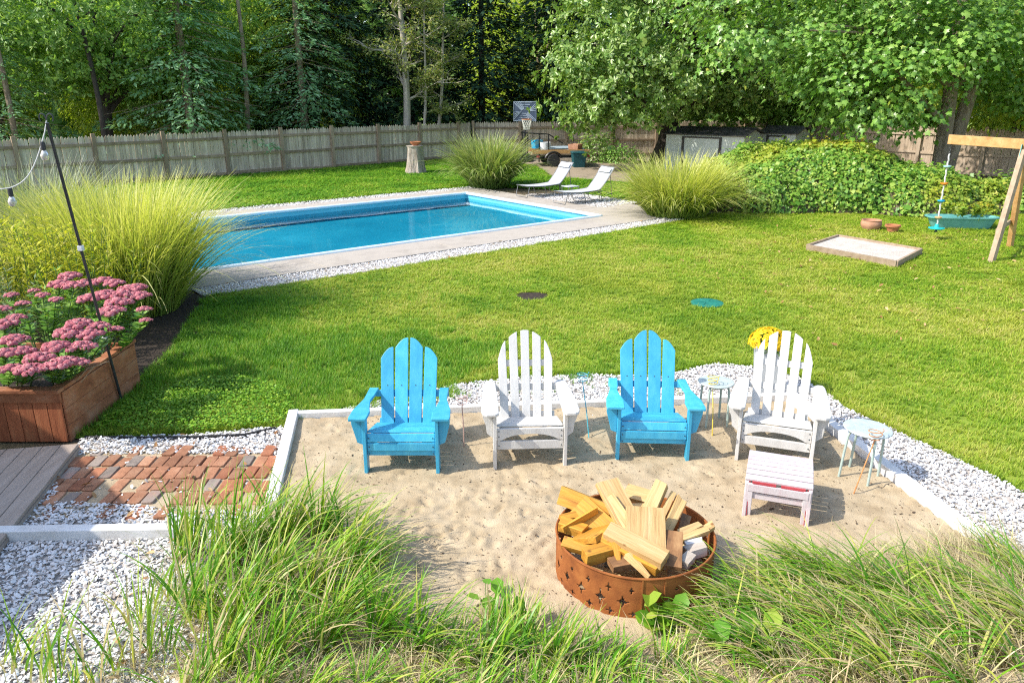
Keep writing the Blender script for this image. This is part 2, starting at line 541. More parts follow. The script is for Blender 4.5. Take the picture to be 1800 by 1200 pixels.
M['mis_grey'] = leafmat('grey_grass', [(.10, .17, .08), (.19, .27, .14), (.34, .38, .24), (.44, .40, .30)], trans=.3, rough=.5)
M['golden'] = leafmat('golden_leaf', [(.24, .36, .02), (.44, .50, .03), (.62, .60, .06), (.68, .62, .20)], trans=.4, rough=.5)
M['sedum_leaf'] = leafmat('sedum_leaf', [(.09, .24, .03), (.20, .40, .06), (.36, .52, .13)], trans=.25, rough=.4)
M['sedum_head'] = leafmat('sedum_head', [(.27, .05, .07), (.40, .10, .125), (.50, .18, .195), (.56, .32, .30)], trans=.1, rough=.85, tcol=(1, .8, .8))
M['stem'] = flat('stem_green', (.12, .20, .05), .6)
M['stem_dry'] = flat('stem_dry', (.34, .25, .15), .8)
M['clover'] = leafmat('clover_leaf', [(.10, .28, .015), (.22, .42, .025), (.38, .52, .05)], trans=.35, rough=.45)
M['broad'] = leafmat('broad_leaf', [(.10, .28, .02), (.20, .40, .035), (.36, .44, .06)], trans=.35, rough=.4)
M['mum'] = leafmat('mum_petal', [(.66, .40, .005), (.80, .55, .01), (.86, .66, .03)], trans=.2, rough=.6)
M['oak_leaf'] = leafmat('oak_leaf', [(.08, .175, .025), (.17, .30, .05), (.32, .44, .11), (.52, .58, .28)], trans=.3, rough=.33, spec=.55, pos=[0, .4, .75, 1])
M['maple_leaf'] = leafmat('maple_leaf', [(.08, .20, .025), (.18, .35, .05), (.31, .46, .10), (.52, .50, .08)], trans=.35, rough=.36, spec=.5, pos=[0, .45, .92, 1])
M['wood_leaf'] = leafmat('wood_leaf', [(.09, .19, .035), (.21, .37, .075), (.42, .56, .15)], trans=.48, rough=.42)
M['feather_leaf'] = leafmat('feather_leaf', [(.11, .24, .10), (.23, .42, .19), (.42, .60, .36)], trans=.4, rough=.42)
M['bright_leaf'] = leafmat('bright_leaf', [(.20, .32, .03), (.38, .50, .06), (.56, .62, .10)], trans=.5, rough=.5)  # sunlight on the leaves is put into this lighter yellow green
M['spruce_leaf'] = leafmat('spruce_needle', [(.016, .046, .022), (.035, .09, .04), (.10, .19, .075)], trans=.15, rough=.6)
M['sparse_leaf'] = leafmat('sparse_leaf', [(.16, .24, .06), (.28, .34, .10), (.44, .42, .15)], trans=.4, rough=.5)
M['ivy_leaf'] = leafmat('ivy_leaf', [(.06, .17, .02), (.14, .30, .035), (.27, .41, .06), (.44, .50, .09)], trans=.3, rough=.42, spec=.4, pos=[0, .35, .75, 1],
                        patch=[(.24, .32, .02), (.46, .46, .03), (.56, .48, .05), (.44, .28, .05)], patchscale=.42)
M['dry_leaf'] = leafmat('dry_leaf', [(.20, .09, .03), (.36, .20, .08), (.52, .36, .18)], trans=.1, rough=.8)
M['debris'] = leafmat('debris', [(.035, .025, .018), (.11, .07, .04), (.26, .18, .11)], trans=0, rough=.9)
M['soffit'] = surf('house_shingle', [(.30, .28, .25), (.42, .40, .36)], scale=4, rough=.9, bump=.3)
M['roofing'] = surf('roof_shingle', [(.06, .06, .065), (.12, .12, .125)], scale=9, rough=.9, bump=.4)


def watermat():
    m, n, b, out = newmat('pool_water')
    n.nodes.remove(b)
    g = n.nodes.new('ShaderNodeNewGeometry')
    no = nd(n, 'ShaderNodeTexNoise', Scale=1.1, Detail=2, Roughness=.4)
    n.links.new(g.outputs['Position'], no.inputs['Vector'])
    bp = nd(n, 'ShaderNodeBump', Strength=.22, Distance=.03)
    n.links.new(no.outputs['Fac'], bp.inputs['Height'])
    gl = nd(n, 'ShaderNodeBsdfGlossy', Roughness=.03)
    n.links.new(bp.outputs[0], gl.inputs['Normal'])
    tr = n.nodes.new('ShaderNodeBsdfTransparent')
    tr.inputs[0].default_value = (.55, .92, 1.0, 1)
    fr = nd(n, 'ShaderNodeFresnel', IOR=1.25)
    n.links.new(bp.outputs[0], fr.inputs['Normal'])
    ms = n.nodes.new('ShaderNodeMixShader')
    n.links.new(fr.outputs[0], ms.inputs[0])
    n.links.new(tr.outputs[0], ms.inputs[1]); n.links.new(gl.outputs[0], ms.inputs[2])
    n.links.new(ms.outputs[0], out.inputs[0])
    return m


M['water'] = watermat()


def glassmat():
    m, n, b, out = newmat('bulb_glass')
    b.inputs['Base Color'].default_value = (.85, .80, .70, 1)
    b.inputs['Roughness'].default_value = .12
    b.inputs['Transmission Weight'].default_value = .55
    return m


M['bulb'] = glassmat()

# ================================================================== STRUCTURE
# pool frame: O near right corner, E1 along the long side to the left, E2 across
O2 = Vector((2.28, 19.71))
E1 = Vector((-.780, -.626))
E2 = Vector((-.626, .780))
PL, PW = 11.4, 5.94


def pool(a, b, z=0.0):
    q = O2 + E1 * a + E2 * b
    return Vector((q.x, q.y, z))


# ground: one sheet out to the horizon with the basin left open
g = MB()
big = 320
A = [pool(-big, -big), pool(PL + big, -big), pool(PL + big, PW + big), pool(-big, PW + big)]
Bq = [pool(-.02, -.02), pool(PL + .02, -.02), pool(PL + .02, PW + .02), pool(-.02, PW + .02)]
vs = [v + Vector((0, 0, -.02)) for v in A + Bq]
g.add(vs, [(0, 1, 5, 4), (1, 2, 6, 5), (2, 3, 7, 6), (3, 0, 4, 7)])
gro = tag(g.build('ground', M['soil']), 'dark soil and leaf litter reaching under the trees beyond the fence', 'ground', kind='structure')

# --- layout polygons
EDGE_L0, EDGE_L1 = P(515, 737), P(478, 897)          # left sand board
EDGE_B1 = P(1385, 700)                               # back corner right
EDGE_R1 = P(1725, 962)
BACK0, BACK1 = P(515, 737), P(1390, 704)
lawn_edge = [P(128, 770), P(330, 766), P(500, 752), P(600, 722), P(700, 698), P(800, 678), P(920, 664), P(1040, 660),
             P(1150, 664), P(1215, 650), P(1262, 640), P(1320, 646), P(1400, 664), P(1450, 688), P(1490, 722), P(1560, 752),
             P(1640, 790), P(1720, 826), P(1800, 868), P(1950, 960)]
lawn_edge = [Vector((p.x, p.y)) for p in lawn_edge]
near_strip = [pool(-2.1, -1.62), pool(2, -1.72), pool(5, -1.78), pool(8, -1.80), pool(10.6, -1.75)]
lawn_front = [(p.x, p.y) for p in lawn_edge] + [(14, 4), (30, 10), (30, 24), (13.5, 21.2), (9.5, 21.0), (7, 20.9), (5.4, 20.4)] + \
             [(p.x, p.y) for p in near_strip] + [(-4.6, 11.5), (-4.05, 10.2), (-3.9, 9.2), (-4.1, 8.0), (-4.1, 6.6)]
sheet('lawn', lawn_front, 0.0, M['lawn_soil'], 'sunlit yellow green lawn between pool and fire pit', 'lawn')
back_strip = [pool(-1.5, PW + 1.45), pool(3, PW + 1.5), pool(8, PW + 1.5), pool(14, PW + 1.5)]
lawn_back = [(p.x, p.y) for p in back_strip] + [(-18.5, 22.8), (-16.3, 24.4), (-2.5, 38.0), (1.0, 34), (1.5, 29.3), (6.0, 26.0), (6.6, 23.0), (5.0, 21.5), (3.6, 22.6), (1.2, 25.6)]
sheet('lawn', lawn_back, 0.0, M['lawn_soil'], 'shaded green lawn between pool and weathered picket fence', 'lawn')
drive = [(1.6, 29.5), (6.0, 26.3), (8.5, 26.0), (12.5, 31), (12, 37), (2, 39), (-1.5, 38.3), (1.0, 34)]
sheet('dirt_drive', drive, 0.004, M['dirt'], 'brown dirt drive in dappled shade under the oak', 'drive')
sheet('asphalt_pad', [(-10.8, 7.9), (-7.35, 8.1), (-7.0, 11.5), (-8.2, 15.5), (-16, 20), (-20, 14)], 0.004, M['asphalt'], 'grey asphalt pad at the left beyond the flower bed', 'paving')
sheet('mulch_bed', [(-7.4, 8.0), (-4.3, 8.0), (-3.9, 9.2), (-4.05, 10.2), (-4.6, 11.6), (-7.6, 13.2), (-9.2, 13.5)], 0.006, M['mulch'], 'dark mulch bed under the tall grass clump', 'flower bed')

# sand, with footprints as real relief
sand_poly = [BACK0 + Vector((.03, -.03, 0)), BACK1 + Vector((-.05, -.03, 0)), EDGE_R1 + Vector((-.05, 0, 0)), Vector((4.2, 3.0, 0)), Vector((4.2, 2.2, 0)), Vector((-2.0, 2.2, 0)), EDGE_L1 + Vector((.0, -.1, 0))]
xs = np.arange(-2.35, 4.3, .025)
ys = np.arange(2.2, 7.6, .025)
X, Y = np.meshgrid(xs, ys)
Z = np.zeros_like(X)


def vnoise(X, Y, s, seed, oct=3):
    r = np.random.default_rng(seed)
    out = np.zeros_like(X)
    amp = 1.0; tot = 0
    for o in range(oct):
        G = r.random((256, 256))
        x = X * s + 100; y = Y * s + 100
        xi = np.floor(x).astype(int); yi = np.floor(y).astype(int)
        fx = x - xi; fy = y - yi
        fx = fx * fx * (3 - 2 * fx); fy = fy * fy * (3 - 2 * fy)
        a = G[xi % 256, yi % 256]; b = G[(xi + 1) % 256, yi % 256]
        c = G[xi % 256, (yi + 1) % 256]; d = G[(xi + 1) % 256, (yi + 1) % 256]
        out += amp * ((a * (1 - fx) + b * fx) * (1 - fy) + (c * (1 - fx) + d * fx) * fy)
        tot += amp; amp *= .5; s *= 2.1
    return out / tot


Z += (vnoise(X, Y, 1.2, 1) - .5) * .05 + (vnoise(X, Y, 8, 2, 4) - .5) * .03 + (vnoise(X, Y, 26, 5, 2) - .5) * .012
for i in range(520):
    cx, cy = rng.uniform(-1.9, 3.2), rng.uniform(3.3, 6.9)
    if i < 330: cx, cy = rng.normal(-.35, .8), rng.normal(4.8, .5)
    a = rng.uniform(0, PI); l = rng.uniform(.03, .13); ww = rng.uniform(.014, .045); fd = rng.uniform(.2, 1.1)
    dx = (X - cx) * math.cos(a) + (Y - cy) * math.sin(a)
    dy = -(X - cx) * math.sin(a) + (Y - cy) * math.cos(a)
    q = np.sqrt((dx / l) ** 2 + (dy / ww) ** 2)
    Z += np.where(q < 2.2, fd * (-.022 * np.exp(-(q ** 2) * 1.3) + .011 * np.exp(-((q - 1.35) ** 2) * 7)), 0)
Z = Z * .75 + .004
keep = inpoly(X.ravel(), Y.ravel(), sand_poly).reshape(X.shape)
idx = np.arange(X.size).reshape(X.shape)
cell = keep[:-1, :-1] & keep[1:, :-1] & keep[:-1, 1:] & keep[1:, 1:]
F = np.stack([idx[:-1, :-1][cell], idx[:-1, 1:][cell], idx[1:, 1:][cell], idx[1:, :-1][cell]], 1)
used = np.unique(F)
remap = -np.ones(X.size, int); remap[used] = np.arange(len(used))
V = np.stack([X.ravel(), Y.ravel(), Z.ravel() + .02], 1)[used]
so_ = link('sand', np_mesh('sand', V, remap[F], M['sand'], smooth=True))
tag(so_, 'trampled tan sand of the fire pit area', 'sand', kind='structure')


def sandz(x, y):
    i = int(np.clip(round((y - 2.2) / .025), 0, Z.shape[0] - 1)); j = int(np.clip(round((x + 2.35) / .025), 0, Z.shape[1] - 1))
    return float(Z[i, j] + .02)


# gravel beds (base sheets)
gr_left = [(-4.02, 6.5)] + [(p.x, p.y) for p in lawn_edge[1:3]] + [(EDGE_L0.x, EDGE_L0.y), (EDGE_L1.x, EDGE_L1.y), (-1.7, 2.2), (-5.5, 2.2), (-4.4, 4.9), (-3.74, 4.9)]
gr_back = [(EDGE_L0.x, EDGE_L0.y + .02), (BACK1.x + .0, BACK1.y + .02)] + [(p.x, p.y) for p in lawn_edge[13:2:-1]]
gr_right = [(BACK1.x, BACK1.y + .02), (EDGE_R1.x, EDGE_R1.y), (4.2, 3.5), (6, 3.5)] + [(p.x, p.y) for p in lawn_edge[19:12:-1]]
sheet('gravel_bed', gr_left, 0.006, M['gravel_bed'], 'gravel bed around the brick path at the lower left', 'gravel')
sheet('gravel_bed', gr_back, 0.006, M['gravel_bed'], 'gravel bed behind the row of garden chairs', 'gravel')
sheet('gravel_bed', gr_right, 0.007, M['gravel_bed'], 'gravel bed outside the right sand edging', 'gravel')
ns = [pool(-2.4, -1.18), pool(10.6, -1.18)] + near_strip[::-1]
fs_ = [pool(14, PW + .95), pool(-1.2, PW + .95)] + back_strip
es = [pool(-2.9, 1.2), pool(-2.9, 3.8), pool(-1.5, 4.6), pool(-1.15, 4.4), pool(-1.15, 1.0)]
sheet('gravel_bed', ns, .006, M['gravel_bed'], 'white stone strip along the near pool paving', 'gravel')
sheet('gravel_bed', fs_, .006, M['gravel_bed'], 'white stone strip along the far pool paving', 'gravel')
sheet('gravel_bed', es, .009, M['gravel_bed'], 'white stone patch under the two loungers', 'gravel')

# pool: shell, lip, water, paving slabs
t = empty('pool_shell', (0, 0, 0), 0, 'blue lined rectangular swimming pool basin', 'pool')
t['kind'] = 'structure'
b = MB()
dz = [-1.35, -1.35, -1.75, -1.75]
top = [pool(0, 0, -.004), pool(PL, 0, -.004), pool(PL, PW, -.004), pool(0, PW, -.004)]
bot = [Vector((q.x, q.y, -.34)) for q in top]
b.add(top + bot, [(0, 1, 5, 4), (1, 2, 6, 5), (2, 3, 7, 6), (3, 0, 4, 7)])
b.build('liner', M['liner'], t)
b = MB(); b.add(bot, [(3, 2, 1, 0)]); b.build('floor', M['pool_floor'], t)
b = MB()
for (a0, b0, a1, b1) in ((0, 0, PL, 0), (0, PW, PL, PW), (0, -.045, 0, PW + .045), (PL, -.045, PL, PW + .045)):
    p0 = pool(a0, b0, .028); p1 = pool(a1, b1, .028)
    b.tube([p0, p1], .05, 10)
b.build('rim', M['lip'], t, smooth=True)
wv = MB()
wv.add([pool(.002, .002, -.12), pool(PL - .002, .002, -.12), pool(PL - .002, PW - .002, -.12), pool(.002, PW - .002, -.12)], [(3, 2, 1, 0)])
tag(wv.build('pool_water', M['water']), 'clear blue pool water with tree reflections', 'water', kind='structure')
t = empty('pool_paving', (0, 0, 0), 0, 'weathered concrete slab paving around the pool', 'paving')
t['kind'] = 'structure'


def slab(a0, a1, b0, b1):
    m = MB()
    gq = .008
    q = [pool(a0 + gq, b0 + gq), pool(a1 - gq, b0 + gq), pool(a1 - gq, b1 - gq), pool(a0 + gq, b1 - gq)]
    m.add([Vector((v.x, v.y, -.1)) for v in q] + [Vector((v.x, v.y, .028)) for v in q],
          [(3, 2, 1, 0), (4, 5, 6, 7), (0, 1, 5, 4), (1, 2, 6, 5), (2, 3, 7, 6), (3, 0, 4, 7)])
    m.build('slab', M['concrete'], t, bev=.006)


for a0, a1 in ((-2.3, 2.4), (2.4, 5.3), (5.3, 8.2), (8.2, 10.9)): slab(a0, a1, -1.15, -.04)
for a0, a1 in ((-1.15, 2.0), (2.0, 5.0), (5.0, 8.0), (8.0, 11.0), (11.0, 14.0)): slab(a0, a1, PW + .04, PW + .92)
for b0, b1, a in ((-.04, 1.2, -2.3), (1.2, 3.4, -1.15), (3.4, PW + .04, -1.15)): slab(a, -.04, b0, b1)

# brick path
t = empty('brick_path', (0, 0, 0), 0, 'old red brick path sunk in gravel between deck and sand', 'path')
t['kind'] = 'structure'
bmesh_list = []
for k in range(7):
    m = MB()
    r2 = np.random.default_rng(40 + k)
    sx, sy, sz = .049, .098, .03
    out = []
    for cx, cy in ((-1, -1), (1, -1), (1, 1), (-1, 1)):
        c = r2.uniform(.004, .013)
        for e in ((0, 1), (1, 0)) if cx * cy < 0 else ((1, 0), (0, 1)):
            pass
        jx, jy = r2.uniform(-.004, .004, 2)
        a1 = (cx * (sx - c) + jx, cy * sy + jy); a2 = (cx * sx + jx, cy * (sy - c) + jy)
        out += [a1, a2] if cx * cy > 0 else [a2, a1]
    # order the outline counter clockwise
    out.sort(key=lambda q: math.atan2(q[1] / sy, q[0] / sx))
    m.prism(out, sz * 2, Matrix.Translation((0, 0, -sz)))
    bmesh_list.append(m)
bm_mats = [M['brick'], M['brick_red'], M['brick_grey']]
shared = {}
for r in range(6):
    y = 6.22 - r * .208
    n = 21
    for c in range(n):
        x = -4.05 + c * .109 + (r % 2) * .054 + (.05 if r > 3 else 0)
        x += (y - 5.6) * -.16
        fx = c / n
        if x > -2.13 + .17 * (6.2 - y) or x < (-3.80 - (y - 5.1) * .2): continue
        pm = 0.01
        if r == 0: pm = .5 - .4 * fx
        if r == 4: pm = .10
        if r == 5: pm = .55 if fx < .6 else .75
        if rng.random() < pm: continue
        mi = 0
        q = rng.random()
        if fx > .68: mi = 1 if q < .55 else (0 if q < .85 else 2)
        else: mi = 2 if q < .13 else (1 if q > .90 else 0)
        k = int(rng.integers(7))
        if (k, mi) not in shared:
            me = bmesh_list[k].mesh('brick')
            me.materials.append(bm_mats[mi])
            shared[(k, mi)] = me
        ob_ = link('brick', shared[(k, mi)], t, None, (x + rng.normal(0, .004), y + rng.normal(0, .006), -.004 + rng.normal(0, .005)),
                   (rng.normal(0, .03), rng.normal(0, .03), rng.normal(0, .03) + .01))
        bevel(ob_, .007, 2)
sheet('path_bed', [(-3.98, 6.28), (-2.2, 6.3), (-2.0, 5.2), (-3.72, 5.08)], .011, M['sand'], 'sandy joints under the brick path', 'path')

# ================================================================== THINGS near the fire pit
# edging boards
t = empty('sand_edging', (0, 0, 0), 0, 'white painted timber edging around the sand', 'edging')
m = MB(); m.beam(EDGE_L0 + Vector((0, .05, .02)), EDGE_L1 + Vector((0, 0, .02)), .095, .14); m.build('board', M['white_board'], t, bev=.006)
m = MB(); m.beam(BACK0 + Vector((.05, 0, .02)), BACK1 + Vector((-.02, 0, .02)), .075, .13); m.build('board', M['white_board'], t, bev=.006)
m = MB(); m.beam(BACK1 + Vector((0, .05, .025)), EDGE_R1 + Vector((0, 0, .025)), .095, .14); m.build('board', M['white_board'], t, bev=.006)
m = MB(); a, b = P(-60, 938, .06), P(318, 932, .06)
m.beam((a.x, a.y, .03), (b.x, b.y, .03), .09, .14)
tag(m.build('edging_board', M['white_board'], bev=.006), 'white edging board across the gravel below the brick path', 'board')
m = MB()
pp = [P(150, 768, .02), P(260, 769, .025), P(340, 768, .03), P(430, 764, .03), P(484, 752, .025)]
m.tube(pp, .016, 8)
tag(m.build('edging_strip', M['rubber'], smooth=True), 'black plastic lawn edging between grass and white gravel', 'edging')

# deck
t = empty('deck', (0, 0, 0), 0, 'grey brown timber deck corner beside the planter', 'deck')
dA, dB = P(138, 779, .09), P(4, 946, .09)
dd = (dA - dB).normalized()
dn = Vector((-dd.y, dd.x, 0))
for i in range(9):
    off = dn * (.072 + i * .147)
    m = MB()
    m.beam(dA + off + Vector((0, 0, -.018)), dB + off - dd * 1.6 + Vector((0, 0, -.018)), .141, .034)
    m.build('plank', M['deck'], t, bev=.004)
m = MB(); m.beam(dA + dn * .01 + Vector((0, 0, -.07)), dB + dn * .01 - dd * 1.6 + Vector((0, 0, -.07)), .03, .068); m.build('rim_joist', M['deck'], t)

# planter box
t = empty('planter_box', (-4.13, 6.46, 0), 0, 'red cedar planter box full of pink sedum beside deck', 'planter')
PH = .53
px0, px1, py0, py1 = -2.9, 0.0, 0.0, 1.42     # local
nb = 22
for i in range(nb):
    wd = (px1 - px0) / nb
    m = MB(); m.box((px1 - wd * (i + .5), 0.0, .205), (wd - .006, .022, .41)); m.build('board', M['cedar'], t, bev=.003)
m = MB(); m.box(((px0 + px1) / 2, -.016, PH - .085), (px1 - px0 + .03, .024, .10)); m.build('band', M['cedar_long'], t, bev=.004)
for i in range(3):
    m = MB(); m.box((px1 + .004, .72, .07 + i * .165), (.022, 1.40, .162)); m.build('side_board', M['cedar_long'], t, bev=.003)
m = MB(); m.box((px0 + 1.45, -.005, PH - .017), (2.95, .11, .034)); m.build('cap', M['cedar_long'], t, bev=.004)
m = MB(); m.box((px1 - .03, .755, PH - .016), (.11, 1.40, .034)); m.build('cap', M['cedar_long'], t, bev=.004)
m = MB(); m.box((px0 + 1.45, 1.44, .26), (2.9, .03, .46)); m.build('back_board', M['cedar_long'], t, bev=.003)
m = MB(); m.box(((px0 + px1) / 2, .71, .43), (px1 - px0 - .05, 1.36, .02)); m.build('soil', M['mulch'], t)


# -------- garden chairs
def slat_outline(w_, top, n=9):
    """flat board, bottom straight, top given by a function of x"""
    xs = [w_ / 2 - w_ * i / (n - 1) for i in range(n)]
    return [(-w_ / 2, 0), (w_ / 2, 0)] + [(x, top(x)) for x in xs]


def chair(label, loc, yaw, style):
    blue = style == 'blue'
    mt = M['blue_paint'] if blue else M['white_paint']
    t = empty('garden_chair', loc, yaw, label, 'chair')
    for s in (-1, 1):
        m = MB(); m.box((s * .303, 0, .262), (.03, .095, .524)); m.build('leg', mt, t, bev=.004)
        # stringer runs back to the ground
        m = MB()
        out = [(-.02, .20), (-.02, .345), (.45, .25), (.93, .10), (.97, .0), (.85, 0), (.45, .13)]
        m.prism(out, .026, Matrix(((0, 0, 1, s * .27 - .013), (1, 0, 0, 0), (0, 1, 0, 0), (0, 0, 0, 1)))); m.build('side_rail', mt, t, bev=.003)
        # arm
        if blue:
            o = [(.268, -.10), (.415, -.10), (.42, -.06), (.412, .10), (.385, .22), (.362, .34), (.358, .60), (.275, .60), (.285, .42), (.30, .30), (.285, .18), (.262, .06)]
        else:
            o = [(.27, -.10), (.30, -.125), (.37, -.125), (.402, -.10), (.414, -.05), (.41, .15), (.395, .42), (.378, .60), (.36, .655), (.31, .66), (.28, .62), (.27, .30)]
        o = [(s * x, y) for x, y in o]
        if s < 0: o = o[::-1]
        m = MB(); m.prism(o, .026, Matrix.Translation((0, 0, .526))); m.build('arm', mt, t, bev=.006)
        if blue: br = [(0, 0), (.092, 0), (.092, -.06), (.05, -.23), (.0, -.25)]
        else: br = [(0, 0), (.088, 0), (.085, -.05), (.06, -.12), (.05, -.2), (.0, -.24)]
        br = [(s * x, z) for x, z in br]
        m = MB(); m.prism(br, .026, Matrix(((1, 0, 0, s * .319), (0, 0, -1, .013), (0, 1, 0, .5255), (0, 0, 0, 1)))); m.build('bracket', mt, t, bev=.003)
    # seat slats
    n = 5
    for i in range(n):
        y = .055 + i * .088; z = .372 - i * .024
        m = MB(); m.box((0, 0, 0), (.566, .08, .022), Matrix.Translation((0, y, z)) @ Matrix.Rotation(-rad(15), 4, 'X')); m.build('seat_slat', mt, t, bev=.005)
    if blue:
        m = MB(); m.box((0, 0, 0), (.570, .024, .072), Matrix.Translation((0, -.005, .338)) @ Matrix.Rotation(-rad(16), 4, 'X')); m.build('seat_slat', mt, t, bev=.006)
        m = MB(); m.box((0, -.018, .262), (.570, .024, .072)); m.build('apron', mt, t, bev=.005)
        m = MB(); m.box((0, -.002, .203), (.572, .022, .05)); m.build('stretcher', mt, t, bev=.003)
    else:
        xs = [-.285 + .57 * i / 14 for i in range(15)]
        out = [(x, .265 + .055 * max(0, 1 - (x / .23) ** 2) ** .6) for x in xs] + [(.285, .372), (-.285, .372)]
        m = MB(); m.prism(out, .024, Matrix(((1, 0, 0, 0), (0, 0, -1, .0), (0, 1, 0, 0), (0, 0, 0, 1)))); m.build('apron', mt, t, bev=.003)
        m = MB(); m.box((0, -.005, .215), (.572, .024, .078)); m.build('stretcher', mt, t, bev=.004)
    # back
    th = rad(23)
    Rb = Matrix.Translation((0, .445, .235)) @ Matrix.Rotation(PI / 2 - th, 4, 'X')
    if blue:
        spec = [(-.184, 0), (-.0615, 1), (.0615, 1), (.184, 0)]
        for x, k in spec:
            if k: f = lambda q, x=x: .80 - 7.5 * max(0, abs(x + q) - .01) ** 2
            else: f = lambda q, x=x: .715 - 9 * max(0, abs(x + q) - .135) ** 2
            m = MB(); m.prism(slat_outline(.114, f), .022, Rb @ Matrix.Translation((x, 0, 0)) @ Matrix.Rotation(-x * .12, 4, 'Z')); o = m.build('back_slat', mt, t, bev=.004)
            m = MB(); c = Rb @ Vector((x, .36, .0222)); m.lathe([(.0055, 0), (.0055, .003), (0, .003)], 8, M=Rb @ Matrix.Translation((x * 1.03, .37, .021))); m.build('screw', M['screw'], o)
        rails = [(.30, .72), (.05, .52)]
    else:
        for i in range(5):
            x = -.212 + i * .106
            f = lambda q, x=x: .832 - 3.1 * (x + q) ** 2 - 7 * max(0, abs(x + q) - .19) ** 1.6
            m = MB(); m.prism(slat_outline(.076, f, 11), .02, Rb @ Matrix.Translation((x * .93, 0, 0)) @ Matrix.Rotation(-x * .13, 4, 'Z')); m.build('back_slat', mt, t, bev=.004)
        rails = [(.53, .46), (.31, .74), (.06, .52)]
    for sx in (-1, 1):
        for z in ((.345, .265, .203) if blue else (.35, .30, .215)):
            m = MB(); m.lathe([(.0055, 0), (.0055, .003), (0, .0035)], 8, M=Matrix.Translation((sx * .268, -.0305 if blue else -.0245, z)) @ Matrix.Rotation(PI / 2, 4, 'X')); m.build('screw', M['screw'], t)
    for h, wd in rails:
        m = MB(); m.box((0, h, -.014), (wd, .06, .024), Rb); m.build('back_rail', mt, t, bev=.003)
    return t


def zc(x, y): return -.012


chair('blue wooden garden chair at the left end of the row', (-.93, 5.83, .0), rad(0), 'blue')
chair('white wooden garden chair between the two blue chairs', (.155, 5.96, 0), rad(3), 'white')
chair('blue wooden garden chair between the two white chairs', (1.23, 6.06, 0), rad(-3), 'blue')
chair('white wooden garden chair with a footstool, at the right end of the row', (2.27, 5.98, 0), rad(-20), 'white')

# -------- footstool
t = empty('footstool', (1.985, 5.055, 0), rad(-20), 'small white washed footstool with red undersides before the right chair', 'footstool')
W_ = .225
for s in (-1, 1):
    # side panel: curved leg pair cut from a board; white faces with red inside
    out = [(-.03, 0), (.03, 0), (.045, .16), (.09, .235), (.36, .25), (.44, .20), (.56, 0), (.63, 0), (.52, .26), (.45, .335), (.2, .325), (.0, .31), (-.015, .16)]
    Mx = Matrix(((0, 0, 1, s * W_ - .014), (1, 0, 0, 0), (0, 1, 0, 0), (0, 0, 0, 1)))
    m = MB(); m.prism(out, .028, Mx); m.build('side_panel', M['pink_paint'], t, bev=.004)
    m = MB(); m.prism([(y * .985 + .003, z * .985 + .004) for y, z in out], .004, Matrix(((0, 0, 1, s * W_ - s * .0185 - .002), (1, 0, 0, 0), (0, 1, 0, 0), (0, 0, 0, 1)))); m.build('inner_face', M['red_paint'], t)
    m = MB(); m.box((s * (W_ - .02), -.003, .15), (.055, .02, .30)); lg = m.build('leg', M['pink_paint'], t, bev=.004)
    m = MB(); m.box((s * (W_ - .02), -.003, .012), (.057, .022, .022)); m.build('worn_foot', M['red_paint'], lg, bev=.003)
prof = [(.035, .318), (.105, .330), (.175, .338), (.245, .342), (.315, .342), (.385, .338), (.455, .328)]
for i, (y, z) in enumerate(prof):
    sl_ = math.atan2(prof[min(i + 1, 6)][1] - prof[max(i - 1, 0)][1], prof[min(i + 1, 6)][0] - prof[max(i - 1, 0)][0])
    m = MB(); m.box((0, 0, .008), (2 * W_ + .03, .060, .02), Matrix.Translation((0, y, z)) @ Matrix.Rotation(sl_, 4, 'X')); m.build('slat', M['pink_paint'], t, bev=.004)
m = MB(); m.box((0, -.006, .265), (2 * W_ - .02, .022, .06)); m.build('apron', M['pink_paint'], t, bev=.003)
for s in (-1, 1):
    m = MB(); m.box((s * .103, -.002, .307), (.17, .012, .018)); m.build('slot', M['red_paint'], t)
m = MB(); m.box((0, .012, .195), (2 * W_ - .03, .02, .05)); m.build('stretcher', M['pink_paint'], t, bev=.003)
m = MB(); m.box((0, .30, .10), (2 * W_ - .03, .02, .05)); m.build('stretcher', M['red_paint'], t, bev=.003)


# -------- round side tables
def side_table(label, loc, rz, h, r, tilt=0):
    t = empty('side_table', loc, rz, label, 'side table')
    t.rotation_euler[0] = tilt
    m = MB(); m.lathe([(0, 0), (r - .02, 0), (r - .006, .003), (r, .009), (r - .004, .015), (r - .03, .018), (r * .6, .016), (0, .015)], 40, (0, 0, h - .015)); m.build('table_top', M['frost'], t, smooth=True)
    for k in range(4):
        a = k * PI / 2 + .6
        d = Vector((math.cos(a), math.sin(a), 0))
        pts = [d * (r * .25) + Vector((0, 0, h - .025)), d * (r * .62) + Vector((0, 0, h - .026)), d * (r * .74) + Vector((0, 0, h - .04)), d * (r * .80) + Vector((0, 0, h - .075)), d * (r * .84) + Vector((0, 0, h * .5)), d * (r * .88) + Vector((0, 0, -.02))]
        m = MB(); m.tube(pts, .0105, 8); m.build('leg', M['sage_metal'], t, smooth=True)
    m = MB(); m.tube([(r * .7 * math.cos(a), r * .7 * math.sin(a), h - .027) for a in np.linspace(0, 2 * PI, 25)], .008, 6); m.build('ring', M['sage_metal'], t, smooth=True)


q = P(1259, 670, .46); side_table('small round frosted side table between blue chair and right white chair', (q.x, q.y, 0), .3, .46, .17)
q = P(1522, 751, .47); side_table('small round frosted side table right of the white chair', (q.x, q.y, 0), 1.0, .47, .19, rad(2))


